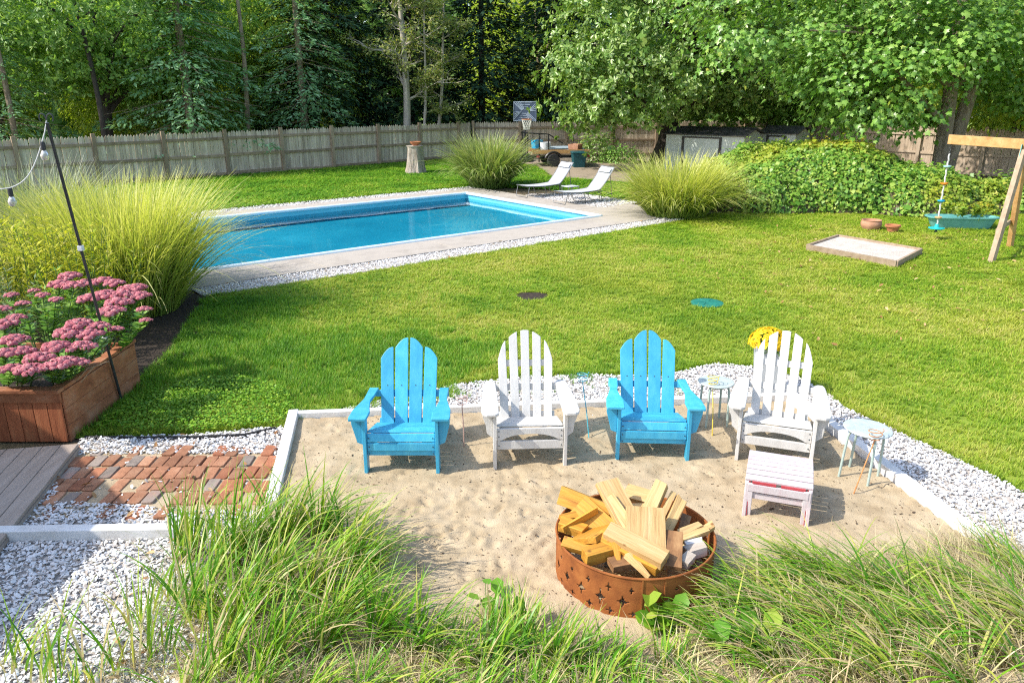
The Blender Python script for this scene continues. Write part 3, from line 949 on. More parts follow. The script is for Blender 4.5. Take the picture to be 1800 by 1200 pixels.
# -------- spiral drink holders
def coil(label, foot, top, mat, r=.058, turns=3, rz=0):
    f = Vector(foot)
    t = empty('drink_holder', f, rz, label, 'drink holder', None)
    d = Vector(top) - f
    m = MB(); m.tube([(0, 0, -.05), d * .5 + Vector((.004, 0, 0)), d], .0052, 7); m.build('stake', mat, t, smooth=True)
    pts = []
    base = d
    for i in range(turns * 16 + 1):
        a = 2 * PI * i / 16
        rr = r * (.62 + .38 * i / (turns * 16)) * min(1, i / 6)
        pts.append(base + Vector((rr * math.cos(a), rr * math.sin(a), .035 * i / 16)))
    m = MB(); m.tube(pts, .0036, 6); m.build('spiral', mat, t, smooth=True)


coil('rusty pink spiral drink holder staked between blue and white chairs', P(860 / 4.39 + 620, 965 / 4.39 + 570), P(816, 713, .42) + Vector((-.02, .0, 0)), M['coil_pink'])
coil('teal blue spiral drink holder staked beside the middle white chair', P(1037, 778), P(1024, 672, .47), M['coil_blue'])
coil('yellow spiral drink holder staked before the small round table', P(1252, 775), P(1253, 677, .45), M['coil_yellow'])
coil('rusty orange spiral drink holder leaning toward the right table', P(1495, 876), P(1537, 775, .42), M['coil_rust'])

# -------- fire ring
rc = P(1116, 932, .33)
RC = Vector((rc.x, rc.y, 0.0))
RR, RH = .52, .34
nu, nv = 440, 46
stars = []
for k in range(23):
    a_ = -2.94 + .2732 * k
    if abs((a_ + 1.5 + PI) % (2 * PI) - PI) < .16: continue
    stars += [(a_, .165, .046), (a_ + .10, .25, .026), (a_ + .13, .085, .026)]
us = (np.arange(nu) + .5) / nu * 2 * PI
vs_ = (np.arange(nv) + .5) / nv * RH
U, VV = np.meshgrid(us, vs_)
hole = np.zeros(U.shape, bool)
for (a, v, s) in stars:
    du = np.abs((U - a + PI) % (2 * PI) - PI) * RR
    dv = np.abs(VV - v)
    hole |= (np.sqrt(du / s) + np.sqrt(dv / (s * 1.15))) < 1.05
gx = np.arange(nu) / nu * 2 * PI
gz = np.arange(nv + 1) / nv * RH
Vr = np.stack([np.tile(RR * np.cos(gx), nv + 1), np.tile(RR * np.sin(gx), nv + 1), np.repeat(gz, nu)], 1)
I, J = np.meshgrid(np.arange(nu), np.arange(nv))
ok = ~hole
I = I[ok]; J = J[ok]
Fr = np.stack([J * nu + I, J * nu + (I + 1) % nu, (J + 1) * nu + (I + 1) % nu, (J + 1) * nu + I], 1)
t = empty('fire_ring', RC + Vector((0, 0, -.02)), 0, 'rusted steel fire ring with cut out stars filled with split wood', 'fire ring')
o = link('wall', np_mesh('wall', Vr, Fr, M['rust'], smooth=True), t)
sd = o.modifiers.new('thickness', 'SOLIDIFY'); sd.thickness = .005; sd.offset = -1
m = MB(); m.tube([(RR * math.cos(a), RR * math.sin(a), RH) for a in np.linspace(0, 2 * PI, 73)], .008, 8, cap=False); m.build('rim', M['rust'], t, smooth=True)
for a in (-1.63, -1.36):
    m = MB(); m.box((0, 0, 0), (.01, .006, RH - .01), Matrix.Translation(((RR + .003) * math.cos(a), (RR + .003) * math.sin(a), RH / 2)) @ Matrix.Rotation(a + PI / 2, 4, 'Z')); m.build('seam', M['rust'], t)
m = MB(); m.lathe([(0, .02), (RR - .01, .02)], 40); m.build('ash_bed', M['mulch'], t)


# firewood: each piece its own shape
def piece(label, u, v, z, d, size, mat, roll=0, shape='board', name='firewood', group=None):
    """d = direction of the long axis (x right, y away, z up), size = length, width, thickness"""
    c = P(u, v, z)
    L, Wd, T = size
    m = MB()
    r2 = np.random.default_rng(abs(hash((u, v))) % 99999 if False else int(u * 7 + v))
    if shape == 'board':
        j = lambda s=.008: float(r2.uniform(-s, s))
        vs = [(-L / 2 + j(), -Wd / 2 + j(), -T / 2), (L / 2 + j(.02), -Wd / 2 + j(), -T / 2), (L / 2 + j(.02), Wd / 2 + j(), -T / 2), (-L / 2 + j(), Wd / 2 + j(), -T / 2)]
        vs += [(x, y, T / 2 + j(.004)) for x, y, _ in vs]
        m.add(vs, [(3, 2, 1, 0), (4, 5, 6, 7), (0, 1, 5, 4), (1, 2, 6, 5), (2, 3, 7, 6), (3, 0, 4, 7)])
    elif shape == 'wedge':
        vs = [(-L / 2, -Wd / 2, -T / 2), (L / 2, -Wd / 2 * .8, -T / 2), (L / 2, Wd / 2, -T / 2), (-L / 2, Wd / 2, -T / 2), (-L / 2, 0, T / 2), (L / 2, .01, T / 2)]
        m.add(vs, [(3, 2, 1, 0), (0, 1, 5, 4), (2, 3, 4, 5), (0, 4, 3), (1, 2, 5)])
    else:
        vs = [(-L / 2, -Wd / 2, 0), (L / 2, -Wd * .12, 0), (L / 2, Wd * .12, 0), (-L / 2, Wd / 2, 0)]
        vs = [(x, y, -T / 2) for x, y, _ in vs] + [(x, y, T / 2) for x, y, _ in vs]
        m.add(vs, [(3, 2, 1, 0), (4, 5, 6, 7), (0, 1, 5, 4), (1, 2, 6, 5), (2, 3, 7, 6), (3, 0, 4, 7)])
    d = Vector(d).normalized()
    s = Vector((0, 0, 1)).cross(d)
    if s.length < .05: s = Vector((0, 1, 0))
    s.normalize(); n = d.cross(s)
    R = Matrix((( d.x, s.x, n.x), (d.y, s.y, n.y), (d.z, s.z, n.z))).to_4x4() @ Matrix.Rotation(roll, 4, 'X')
    o = m.build(name, mat, None, bev=.002)
    o.matrix_world = Matrix.Translation(c) @ R
    return tag(o, label, 'firewood', group or 'wood pieces in the fire ring')


cw, gw, ch = M['cut_wood'], M['grey_wood'], M['char_wood']
piece('widest flat pale board on top of the wood pile', 1134, 936, .42, (-.10, -.75, -.42), (.36, .25, .035), cw, rad(-4))
piece('long pale plank lying across the front of the wood pile', 1118, 958, .40, (.72, -.55, -.12), (.42, .11, .06), cw, rad(12))
piece('darker plank wedged just beneath the long front plank', 1106, 970, .35, (.74, -.52, -.12), (.44, .09, .07), M['warm_shade_wood'], rad(20))
piece('tall split log leaning up at the rear centre of the pile', 1090, 892, .46, (-.34, .62, .50), (.40, .15, .05), cw, rad(-10))
piece('split log beside the tall rear log, broken along its grain', 1102, 912, .43, (-.40, .60, .42), (.38, .08, .07), cw, rad(18), 'wedge')
piece('square sawn post sticking out highest at the rear of the pile', 1154, 873, .50, (.42, .52, .56), (.24, .09, .075), cw, rad(10))
piece('pale short board lying flat behind the tall post', 1124, 870, .42, (.78, -.42, .0), (.20, .12, .04), cw, rad(24))
piece('short dark board under the tall post', 1130, 893, .40, (.9, -.2, .1), (.22, .10, .04), cw, rad(-12))
piece('first of the upright sticks at the right rear of the pile', 1166, 903, .42, (.42, .60, .44), (.32, .045, .04), cw, rad(25))
piece('second of the upright sticks at the right rear of the pile', 1178, 908, .41, (.40, .60, .42), (.32, .035, .05), cw, rad(35))
piece('third of the upright sticks at the right rear of the pile', 1188, 913, .40, (.42, .58, .38), (.33, .04, .035), cw, rad(15))
piece('scorched brown board at the right front of the pile', 1178, 966, .36, (.22, .80, .30), (.26, .15, .035), ch, rad(0))
piece('short pale stick at the right rim, lower of a pair', 1222, 940, .34, (.80, .32, .12), (.19, .05, .045), cw, rad(18))
piece('short pale stick at the right rim, upper of a pair', 1212, 930, .36, (.78, .36, .16), (.17, .05, .04), cw, rad(20))
piece('thin brown offcut poking over the right rim', 1240, 930, .34, (.80, .45, .22), (.15, .05, .03), cw, rad(10))
piece('wedge of wood standing at the left rear of the pile', 1028, 886, .40, (.86, -.42, -.16), (0.368, 0.127, 0.081), M['warm_shade_wood'], rad(62))
piece('warm shaded plank tilted on edge at the left of the pile', 1045, 912, .38, (.62, -.60, -.30), (0.299, 0.161, 0.040), M['warm_shade_wood'], rad(32))
piece('warm shaded wide board lying in the left centre of the pile', 1044, 938, .36, (.45, .62, -.10), (0.276, 0.184, 0.040), M['warm_shade_wood'], rad(-22))
piece('split stick crossing over the warm shaded boards at left', 1020, 912, .41, (.72, .34, .22), (0.276, 0.052, 0.052), M['warm_shade_wood'], rad(40), 'wedge')
piece('short thick block at the far left rim of the pile', 1006, 926, .36, (.80, -.35, -.10), (0.172, 0.081, 0.069), M['warm_shade_wood'], rad(10))
piece('yellow split stick above the left block', 1010, 907, .38, (.92, .24, .06), (0.196, 0.052, 0.046), M['warm_shade_wood'], rad(30))
piece('short square block at the left front of the pile', 1052, 972, .34, (.80, .30, .02), (0.196, 0.098, 0.086), M['warm_shade_wood'], rad(8))
piece('long stick sloping along the left front inside the rim', 1020, 962, .33, (.82, -.46, .0), (0.253, 0.069, 0.052), M['warm_shade_wood'], rad(25))
piece('narrow wedge standing beside the left front block', 1085, 976, .34, (.1, -.55, -.5), (0.161, 0.057, 0.046), M['warm_shade_wood'], rad(5), 'taper')
piece('dark knotty piece deep at the front of the pile', 1100, 988, .31, (.88, .25, .05), (.20, .09, .05), ch, rad(12))
piece('pale narrow stick resting on the front rim', 1122, 994, .33, (.45, -.62, -.25), (.20, .06, .035), cw, rad(0), 'taper')
piece('grey weathered block at the right front inside the rim', 1206, 985, .31, (.55, .62, .05), (.10, .065, .06), gw, rad(8))
piece('grey weathered brick shaped block near the right rim', 1222, 968, .31, (.90, .30, .05), (.14, .09, .06), gw, rad(-5))
piece('white painted offcut on the right of the pile', 1218, 953, .32, (.9, .2, .05), (.11, .055, .03), M['white_board'], rad(5))
piece('dark broken stick under the upright sticks', 1200, 930, .30, (.3, .8, .1), (.3, .06, .05), ch, rad(15))
for i in range(9):
    a = i * 2.4; r = .12 + .035 * i
    c = RC + Vector((r * math.cos(a), r * math.sin(a), .13 + .01 * (i % 4)))
    m = MB(); m.box((0, 0, 0), (.34 if r < .35 else .2, .10, .06)); o = m.build('firewood', cw if i % 3 else ch, None, bev=.003)
    o.location = c; o.rotation_euler = (.3 * math.sin(i * 3), .25 * math.cos(i * 2), a + 1.3)
    tag(o, 'brown wood piece buried beneath the top layer of the wood pile', 'firewood', 'wood pieces in the fire ring')

# -------- mum pot
q = Vector((2.72, 7.62, 0))
t = empty('flower_pot', q, rad(-12), 'tall grey square pot behind the right white chair', 'pot')
m = MB()
o_ = [(.125, 0), (.165, .54), (.175, .54), (.175, .58), (.15, .58), (.145, .53), (0, .53)]
m.lathe([(r * 1.27, z) for r, z in o_], 4, M=Matrix.Rotation(PI / 4, 4, 'Z')); m.build('body', M['grey_pot'], t, bev=.006)
m = MB(); m.lathe([(0, .535), (.19, .535)], 4, M=Matrix.Rotation(PI / 4, 4, 'Z')); m.build('soil', M['mulch'], t)
t = empty('chrysanthemum', q + Vector((-.02, 0, .54)), 0, 'round yellow chrysanthemum in the tall grey pot', 'flower')
n = 520
d = unit(rng.normal(0, 1, (n, 3))); d[:, 2] = np.abs(d[:, 2]) * .9 + .05
pts = d * np.array([.20, .20, .19]) + np.array([0, 0, .02])
petT = []; petF = []
for k in range(8):
    a = k * PI / 4
    petT += [(0, 0, 0), (.9 * math.cos(a - .35), .9 * math.sin(a - .35), .25), (1.1 * math.cos(a), 1.1 * math.sin(a), .2), (.9 * math.cos(a + .35), .9 * math.sin(a + .35), .25)]
    petF.append((4 * k, 4 * k + 1, 4 * k + 2, 4 * k + 3))
V, F = stamp(pts, frames(d + rng.normal(0, .25, (n, 3)), rng.normal(0, 1, (n, 3))), rng.uniform(.014, .022, n), petT, petF)
link('blooms', np_mesh('blooms', V, F, M['mum'], {'rnd': rep(rng.random(n), len(petT))}), t)
n = 500
d = unit(rng.normal(0, 1, (n, 3))); d[:, 2] = np.abs(d[:, 2]) - .1
pts = d * np.array([.19, .19, .17]) * rng.uniform(.7, 1, (n, 1))
V, F = stamp(pts, frames(d + rng.normal(0, .4, (n, 3)), rng.normal(0, 1, (n, 3))), rng.uniform(.03, .05, n), *LEAF_OAK)
link('foliage', np_mesh('foliage', V, F, M['sedum_leaf'], {'rnd': rep(rng.random(n), 6)}), t)

# -------- lawn things
q = P(1243, 534)
t = empty('septic_lid', q, 0, 'round dark green plastic cover set in the lawn', 'cover')
m = MB(); m.lathe([(0, .032), (.20, .032), (.235, .028), (.25, .02), (.25, -.02)], 36); m.build('lid', M['green_lid'], t, smooth=True)
m = MB()
for k in range(6): m.tube([(.05 * math.cos(k), .05 * math.sin(k), .033), (.2 * math.cos(k * PI / 3), .2 * math.sin(k * PI / 3), .033)], .006, 5)
m.build('rib', M['green_lid'], t)
q = P(935, 521)
m = MB()
out = [(q.x + .24 * math.cos(a) * (1 + .2 * math.sin(3 * a)), q.y + .28 * math.sin(a) * (1 + .2 * math.cos(2 * a))) for a in np.linspace(0, 2 * PI, 20)[:-1]]
sheet('bare_patch', out, .008, M['mulch'], 'small bare dirt patch in the middle of the lawn', 'dirt')
# sandbox
cs = [P(1418, 440), P(1472, 422), P(1618, 447), P(1575, 470)]
t = empty('sandbox', (0, 0, 0), 0, 'low wooden sandbox frame of pale sand in the lawn', 'sandbox')
for i in range(4):
    m = MB(); m.beam(cs[i] + Vector((0, 0, .06)), cs[(i + 1) % 4] + Vector((0, 0, .06)), .05, .13); m.build('board', M['timber_grey'], t, bev=.005)
m = MB(); m.add([Vector((c.x, c.y, .085)) for c in cs], [(3, 2, 1, 0)]); o = m.build('sand_fill', surf('pale_sand', [(.42, .37, .31), (.58, .53, .46)], scale=6, rough=.95, bump=.8, bscale=40, bdist=.02, coord='World'), t)
# pots by the ivy
q = P(1530, 403)
t = empty('clay_pot', q, 0, 'wide glazed clay bowl pot at the foot of the ivy', 'pot')
m = MB(); m.lathe([(0, 0), (.17, 0), (.225, .08), (.235, .15), (.215, .20), (.225, .225), (.20, .225), (.19, .18), (0, .17)], 28); m.build('body', M['terracotta_pale'], t, smooth=True)
q = P(1568, 408)
t = empty('clay_pot', q, 0, 'smaller reddish clay pot right of the wide bowl', 'pot')
m = MB(); m.lathe([(0, 0), (.10, 0), (.145, .13), (.17, .13), (.17, .17), (.14, .17), (.13, .14), (0, .13)], 28); m.build('body', M['terracotta'], t, smooth=True)
# trough
q = P(1687, 401)
t = empty('trough', q, rad(-6), 'long turquoise plastic trough of plants beneath the swing', 'trough')
m = MB()
secs = [(.62, .15, 0), (.66, .18, .06), (.74, .23, .25), (.80, .27, .26), (.80, .27, .29), (.74, .23, .29), (.70, .20, .20)]
vs = []; nn = 28
for (a, b, z) in secs:
    for k in range(nn):
        th = 2 * PI * k / nn
        cx = math.copysign(abs(math.cos(th)) ** .45, math.cos(th)); cy = math.copysign(abs(math.sin(th)) ** .45, math.sin(th))
        vs.append((a * cx, b * cy, z))
fs = [tuple(range(nn - 1, -1, -1))]
for i in range(len(secs) - 1):
    for k in range(nn): fs.append((i * nn + k, i * nn + (k + 1) % nn, (i + 1) * nn + (k + 1) % nn, (i + 1) * nn + k))
fs.append(tuple((len(secs) - 1) * nn + k for k in range(nn)))
m.add(vs, fs); m.build('tub', M['teal'], t, smooth=True)

# -------- swing set
t = empty('swing_set', (9.8, 15.1, 0), 0, 'timber swing set with an A frame at the right edge', 'swing set')
ax = Vector((9.84, 15.05, 2.13))
bdir = Vector((.36, -.93, 0)).normalized()
L0 = ax - bdir * 1.68
L1 = ax + bdir * 2.9
loc0 = Vector((9.8, 15.1, 0))
m = MB(); m.beam(L0 - loc0, L1 - loc0, .085, .19); m.build('beam', M['timber'], t, bev=.006)
f1, f2 = P(1742, 461), P(1775, 434)
for base in (Vector((0, 0, 0)), bdir * 2.4):
    for f in (f1, f2):
        d_ = (f - Vector((ax.x, ax.y, 0))); d_.z = 0
        top_ = Vector((ax.x, ax.y, 2.02)) + d_ * .06
        m = MB(); m.beam(f + base - loc0 + Vector((0, 0, -.03)), top_ + base - loc0, .095, .10, up=(bdir.x, bdir.y, 0)); m.build('leg', M['timber_grey'] if f is f1 else M['timber'], t, bev=.005)
    a1 = f1 + (ax - f1) * .26; a2 = f2 + (ax - f2) * .26
    m = MB(); m.beam(a1 + base - loc0 - bdir * .07, a2 + base - loc0 - bdir * .07, .04, .09); m.build('cross_brace', M['timber_grey'], t, bev=.004)
    m = MB(); m.prism([(-.2, -.2), (.2, -.2), (.12, .1), (-.12, .1)], .012, Matrix.Translation(ax + base - loc0 - bdir * .06 + Vector((0, 0, -.1))) @ Matrix(((.65, 0, bdir.x, 0), (.76, 0, bdir.y, 0), (0, 1, 0, 0), (0, 0, 0, 1)))); m.build('bracket', M['teal'], t)
# rope
rp = L0 + bdir * .06
t = empty('rope_swing', (rp.x, rp.y, .3), 0, 'climbing rope swing with coloured discs hanging from the beam end', 'swing')
zt = 2.04 - .3
m = MB(); m.tube([(0, 0, zt), (0, 0, zt - .04)], .012, 6)
for k in range(4): m.tube([(.016 * math.cos(a) * (k % 2), .016 * math.cos(a) * ((k + 1) % 2), zt - .05 - .045 * k + .026 * math.sin(a)) for a in np.linspace(0, 2 * PI, 11)], .005, 5)
m.build('chain', M['dark_metal'], t)
pts = [(.006 * math.cos(i * 1.1), .006 * math.sin(i * 1.1), zt - .2 - i * (zt - .2) / 60) for i in range(61)]
m = MB(); m.tube(pts, .017, 7); m.build('rope', M['rope'], t, smooth=True)
for z, mt in ((1.27, 'paleblue'), (.915, 'orange'), (.545, 'bluep'), (.19, 'tanp')):
    m = MB(); m.lathe([(0, -.03), (.03, -.03), (.055, -.015), (.075, .0), (.075, .02), (.03, .028), (0, .03)], 20, (0, 0, z)); m.build('disc', M[mt], t, smooth=True)
m = MB(); m.lathe([(0, -.02), (.13, -.02), (.165, -.005), (.165, .01), (.12, .016), (.05, .02), (.035, .09), (0, .09)], 28, (0, 0, -.04)); m.build('seat', M['teal_bright'], t, smooth=True)
m = MB(); m.lathe([(0, -.12), (.03, -.12), (.035, -.12), (.015, -.06), (0, -.06)], 10); m.build('knot', M['dark_metal'], t, smooth=True)

# -------- light pole and string lights
pf = P(215, 706)
pt = Vector((-3.99, 6.80, 2.84))
t = empty('light_pole', pf, 0, 'thin black metal pole leaning beside the planter', 'pole')
d_ = pt - pf
m = MB(); m.tube([(0, 0, -.05), d_ * .5, d_], .014, 10); m.build('pole', M['dark_metal'], t, smooth=True)
m = MB()
hk = [d_ + Vector((0, 0, 0)), d_ + Vector((.0, 0, .03))]
for s in (-1, 1):
    m.tube([d_ + Vector((s * (.03 - .03 * math.cos(a)), 0, .02 + .045 * math.sin(a) + .02 * a / PI)) for a in np.linspace(0, PI * 1.25, 12)], .006, 6)
m.build('hook', M['dark_metal'], t, smooth=True)
m = MB(); m.box((0, 0, 0), (.045, .045, .05), Matrix.Translation(d_ * .60)); m.build('clamp', M['rim_white'], t, bev=.005)
m = MB(); m.box((0, 0, 0), (.05, .045, .035), Matrix.Translation(d_ * .265)); m.build('clamp', M['rim_white'], t, bev=.005)
t = empty('string_lights', pt, 0, 'string of clear globe bulbs hanging from the black pole', 'string lights')
b0 = Vector((-4.36, 6.7, 2.30)) - pt
pts = [Vector((0, 0, .02))]
for i in range(1, 13):
    s = i / 12
    pts.append(b0 * s + Vector((0, 0, -.13 * math.sin(PI * s))))
end = Vector((-7.4, 5.6, 2.5)) - pt
for i in range(1, 13):
    s = i / 12
    pts.append(b0 + (end - b0) * s + Vector((0, 0, -.15 * math.sin(PI * s))))
m = MB(); m.tube(pts, .0055, 6); m.build('cord', M['cord'], t, smooth=True)
for p_ in (pts[2] + Vector((0, 0, .0)), pts[12] + Vector((0, 0, 0)), pts[18]):
    m = MB(); m.lathe([(0, 0), (.016, 0), (.02, -.02), (.02, -.07), (0, -.07)], 12, p_); o = m.build('socket', M['socket'], t, smooth=True)
    m = MB(); m.lathe([(.012, -.07), (.022, -.085), (.034, -.11), (.034, -.13), (.022, -.155), (0, -.162)], 16, p_); m.build('bulb', M['bulb'], o, smooth=True)

# ================================================================== far things
# -------- picket fences
def fence(label, A, B, h, mat, post_gap=2.3, side=1, n0=0):
    A = Vector((*A, 0)); B = Vector((*B, 0))
    d = (B - A); L = d.length; d.normalize()
    nrm = Vector((d.y, -d.x, 0)) * side       # toward the garden
    ang = math.atan2(d.y, d.x)
    t = empty('picket_fence', A, ang, label, 'fence')
    me_list = []
    for k in range(5):
        m = MB(); hh = h + random.uniform(-.03, .03); w_ = .098
        m.prism([(-w_ / 2, .03), (w_ / 2, .03), (w_ / 2, hh - .07), (.012, hh), (-.012, hh), (-w_ / 2, hh - .07)], .018, Matrix(((1, 0, 0, 0), (0, 0, -1, .009), (0, 1, 0, 0), (0, 0, 0, 1))))
        me = m.mesh('picket'); me.materials.append(mat); me_list.append(me)
    n = int(L / .104)
    for i in range(n):
        link('picket', me_list[random.randrange(5)], t, None, (.05 + i * .104, random.uniform(-.004, .004), random.uniform(-.01, .01)), (0, random.gauss(0, .006), random.gauss(0, .02)))
    k = int(L / post_gap) + 1
    m = MB(); m.box((0, 0, (h + .07) / 2), (.125, .11, h + .07)); pm = m.mesh('post'); pm.materials.append(M['fence_post'] if mat is M['fence'] else mat)
    m = MB(); m.box((post_gap / 2, 0, 0), (post_gap - .13, .05, .09)); rm = m.mesh('rail'); rm.materials.append(M['fence_post'] if mat is M['fence'] else mat)
    for i in range(k):
        x = i * post_gap
        if x > L: break
        link('post', pm, t, None, (x, -side * .065, 0), (0, random.gauss(0, .01), 0))
        if x + post_gap < L + .3:
            for z in (.10, .78, h - .27):
                link('rail', rm, t, None, (x + .0, -side * .036, z + random.gauss(0, .012)), (0, random.gauss(0, .006), 0))
    return t


fence('long weathered grey picket fence behind the pool lawn', (-19.2, 21.9), (-2.0, 38.4), 1.66, M['fence'])
fence('weathered grey picket fence behind the trailer and the oak', (-1.9, 38.5), (13.4, 40.3), 1.66, M['fence'])
fence('sunlit tan picket fence behind the swing at right', (13.0, 34.6), (23.5, 24.2), 1.75, M['fence_tan'])

# -------- stump and bowl
q = P(731, 304)
t = empty('tree_stump', q, 0, 'pale tall tree stump by the fence with a bowl on top', 'stump')
m = MB(); vs = []; nn = 26; prof = [(.44, -.03), (.40, .08), (.345, .3), (.315, .6), (.305, .95), (.31, 1.02)]
for r, z in prof:
    for k in range(nn):
        a = 2 * PI * k / nn
        rr = r * (1 + .10 * math.sin(5 * a + z) + .05 * math.sin(11 * a + 2)) if z < .9 else r * (1 + .06 * math.sin(5 * a + z))
        vs.append((rr * math.cos(a), rr * math.sin(a), z))
fs = []
for i in range(len(prof) - 1):
    for k in range(nn): fs.append((i * nn + k, i * nn + (k + 1) % nn, (i + 1) * nn + (k + 1) % nn, (i + 1) * nn + k))
fs.append(tuple((len(prof) - 1) * nn + k for k in range(nn)))
m.add(vs, fs); m.build('trunk', M['stump'], t, smooth=True)
m = MB(); m.lathe([(0, 1.022), (.33, 1.022), (.34, 1.05), (0, 1.05)], 26); m.build('top_slab', M['grey_wood'], t)
t = empty('bowl', q + Vector((.03, 0, 1.05)), 0, 'brown clay bowl standing on the tree stump', 'bowl')
m = MB(); m.lathe([(0, 0), (.09, 0), (.11, .02), (.20, .09), (.225, .16), (.20, .16), (.10, .05), (0, .04)], 24); m.build('body', M['terracotta'], t, smooth=True)


# -------- loungers
def lounger(label, foot, ang):
    t = empty('sun_lounger', (foot.x, foot.y, .03), ang, label, 'lounger')
    W2 = .30
    def prof(s):      # s 0..1 along sling: flat then raised
        if s < .62: return (s / .62 * 1.22, .34 - .03 * math.sin(s / .62 * PI))
        k = (s - .62) / .38
        return (1.22 + k * .52, .34 + k * .62 - .04 * math.sin(k * PI))
    n = 30
    vs = []; fs = []
    for i in range(n + 1):
        x, z = prof(i / n)
        for y in (-W2 + .02, 0, W2 - .02): vs.append((x, y, z - (.02 if y == 0 else 0)))
    for i in range(n):
        for j in (0, 1): fs.append((i * 3 + j, i * 3 + j + 1, (i + 1) * 3 + j + 1, (i + 1) * 3 + j))
    m = MB(); m.add(vs, fs); o = m.build('sling', M['sling'], t, smooth=True)
    sd = o.modifiers.new('thickness', 'SOLIDIFY'); sd.thickness = .006
    x, z = prof(.93)
    m = MB(); m.box((0, 0, 0), (.13, W2 * 1.7, .03), Matrix.Translation((x - .02, 0, z + .035)) @ Matrix.Rotation(-rad(50), 4, 'Y')); m.build('headrest', M['sling'], t, bev=.012)
    for s in (-1, 1):
        m = MB(); m.tube([(*(lambda q: (q[0], s * W2, q[1]))(prof(i / n)),) for i in range(n + 1)], .012, 7); m.build('side_tube', M['frame_grey'], t, smooth=True)
    for s in (0.0, 1.0):
        x, z = prof(s)
        m = MB(); m.tube([(x, -W2, z), (x, W2, z)], .012, 7); m.build('end_tube', M['frame_grey'], t, smooth=True)
    for x0, x1, z0 in ((.06, -.02, .335), (.62, .72, .31), (1.2, 1.32, .34)):
        m = MB(); m.tube([(x0, -W2, z0), (x1, -W2, .03), (x1, -W2 + .03, .01), (x1, W2 - .03, .01), (x1, W2, .03), (x0, W2, z0)], .011, 7); m.build('leg', M['frame_grey'], t, smooth=True)
    m = MB(); m.tube([(1.58, -W2, .75), (1.70, -W2, .012), (1.70, W2, .012), (1.58, W2, .75)], .010, 7); m.build('back_prop', M['frame_grey'], t, smooth=True)
    m = MB(); m.tube([(1.2, -W2, .33), (1.68, -W2, .2)], .009, 6); m.tube([(1.2, W2, .33), (1.68, W2, .2)], .009, 6); m.build('support_bar', M['frame_grey'], t, smooth=True)


lounger('grey sling sun lounger farther from camera at the pool end', P(918, 348), rad(35))
lounger('grey sling sun lounger nearer the yellow grass at the pool end', P(984, 360), rad(33))
q = P(1000, 348)
t = empty('poolside_table', (1.75, 23.15, .03), rad(33), 'small low grey table between the two loungers', 'side table')
m = MB(); m.box((0, 0, .36), (.42, .36, .02)); m.build('table_top', M['sling'], t, bev=.006)
for sx in (-1, 1):
    for sy in (-1, 1):
        m = MB(); m.tube([(sx * .19, sy * .16, .35), (sx * .17, sy * .15, 0)], .01, 6); m.build('leg', M['frame_grey'], t, smooth=True)

# -------- basketball hoop
q = Vector((.58, 36.2, 0))
t = empty('basketball_hoop', q, rad(-12), 'basketball hoop with dark striped backboard before the fence', 'basketball hoop')
m = MB(); m.tube([(0, 0, 0), (0, 0, 1.75)], .05, 10); m.build('pole', M['dark_metal'], t, smooth=True)
m = MB(); m.box((.0, 0, .08), (.7, 1.0, .16)); m.build('base', M['black_metal'], t, bev=.03)
bo = MB(); bo.box((0, 0, 0), (1.06, .04, .86), Matrix.Translation((0.03, -.1, 2.22))); bd = bo.build('backboard', M['board_dark'], t, bev=.015)
m = MB(); c0 = Vector((.03, -.13, 2.22))
for s in (-1, 1):
    for k in range(4):
        x = .09 + k * .12
        m.beam(c0 + Vector((s * (.02 + k * .0), 0, .40 - k * .105)), c0 + Vector((s * .02 + s * -.0 + (-.36 + k * .1) * s * -1 * -1, 0, .40 - k * .105)), .012, .03)
        m.beam(c0 + Vector((-s * (.50 - k * .10), 0, s * .38)), c0 + Vector((-s * (.14 - k * .03), 0, s * (.04 + .02 * k))), .012, .028)
        m.beam(c0 + Vector((s * .50, 0, s * (.34 - k * .1))), c0 + Vector((s * (.18 + .02 * k), 0, s * (.02 + .0 * k))), .012, .026)
    m.beam(c0 + Vector((-.52, 0, s * .42)), c0 + Vector((.52, 0, s * .42)), .012, .022)
    m.beam(c0 + Vector((s * .52, 0, -.42)), c0 + Vector((s * .52, 0, .42)), .012, .022)
for k in range(4): m.beam(c0 + Vector((-.3 + .05 * k, 0, -.36 + .09 * k)), c0 + Vector((.3 - .05 * k, 0, -.36 + .09 * k)), .012, .026)
m.build('stripe', M['board_line'], bd)
rc_ = Vector((.16, -.36, 1.88))
m = MB(); m.tube([rc_ + Vector((.22 * math.cos(a), .22 * math.sin(a), 0)) for a in np.linspace(0, 2 * PI, 29)], .012, 6); m.build('rim', M['orange'], t, smooth=True)
m = MB()
for k in range(12):
    for s in (-1, 1):
        pts = []
        for i in range(6):
            a = k * PI / 6 + s * i * .26; r = .22 - .018 * i
            pts.append(rc_ + Vector((r * math.cos(a), r * math.sin(a), -.09 * i)))
        m.tube(pts, .009, 4, cap=False)
m.build('net', M['net'], t)

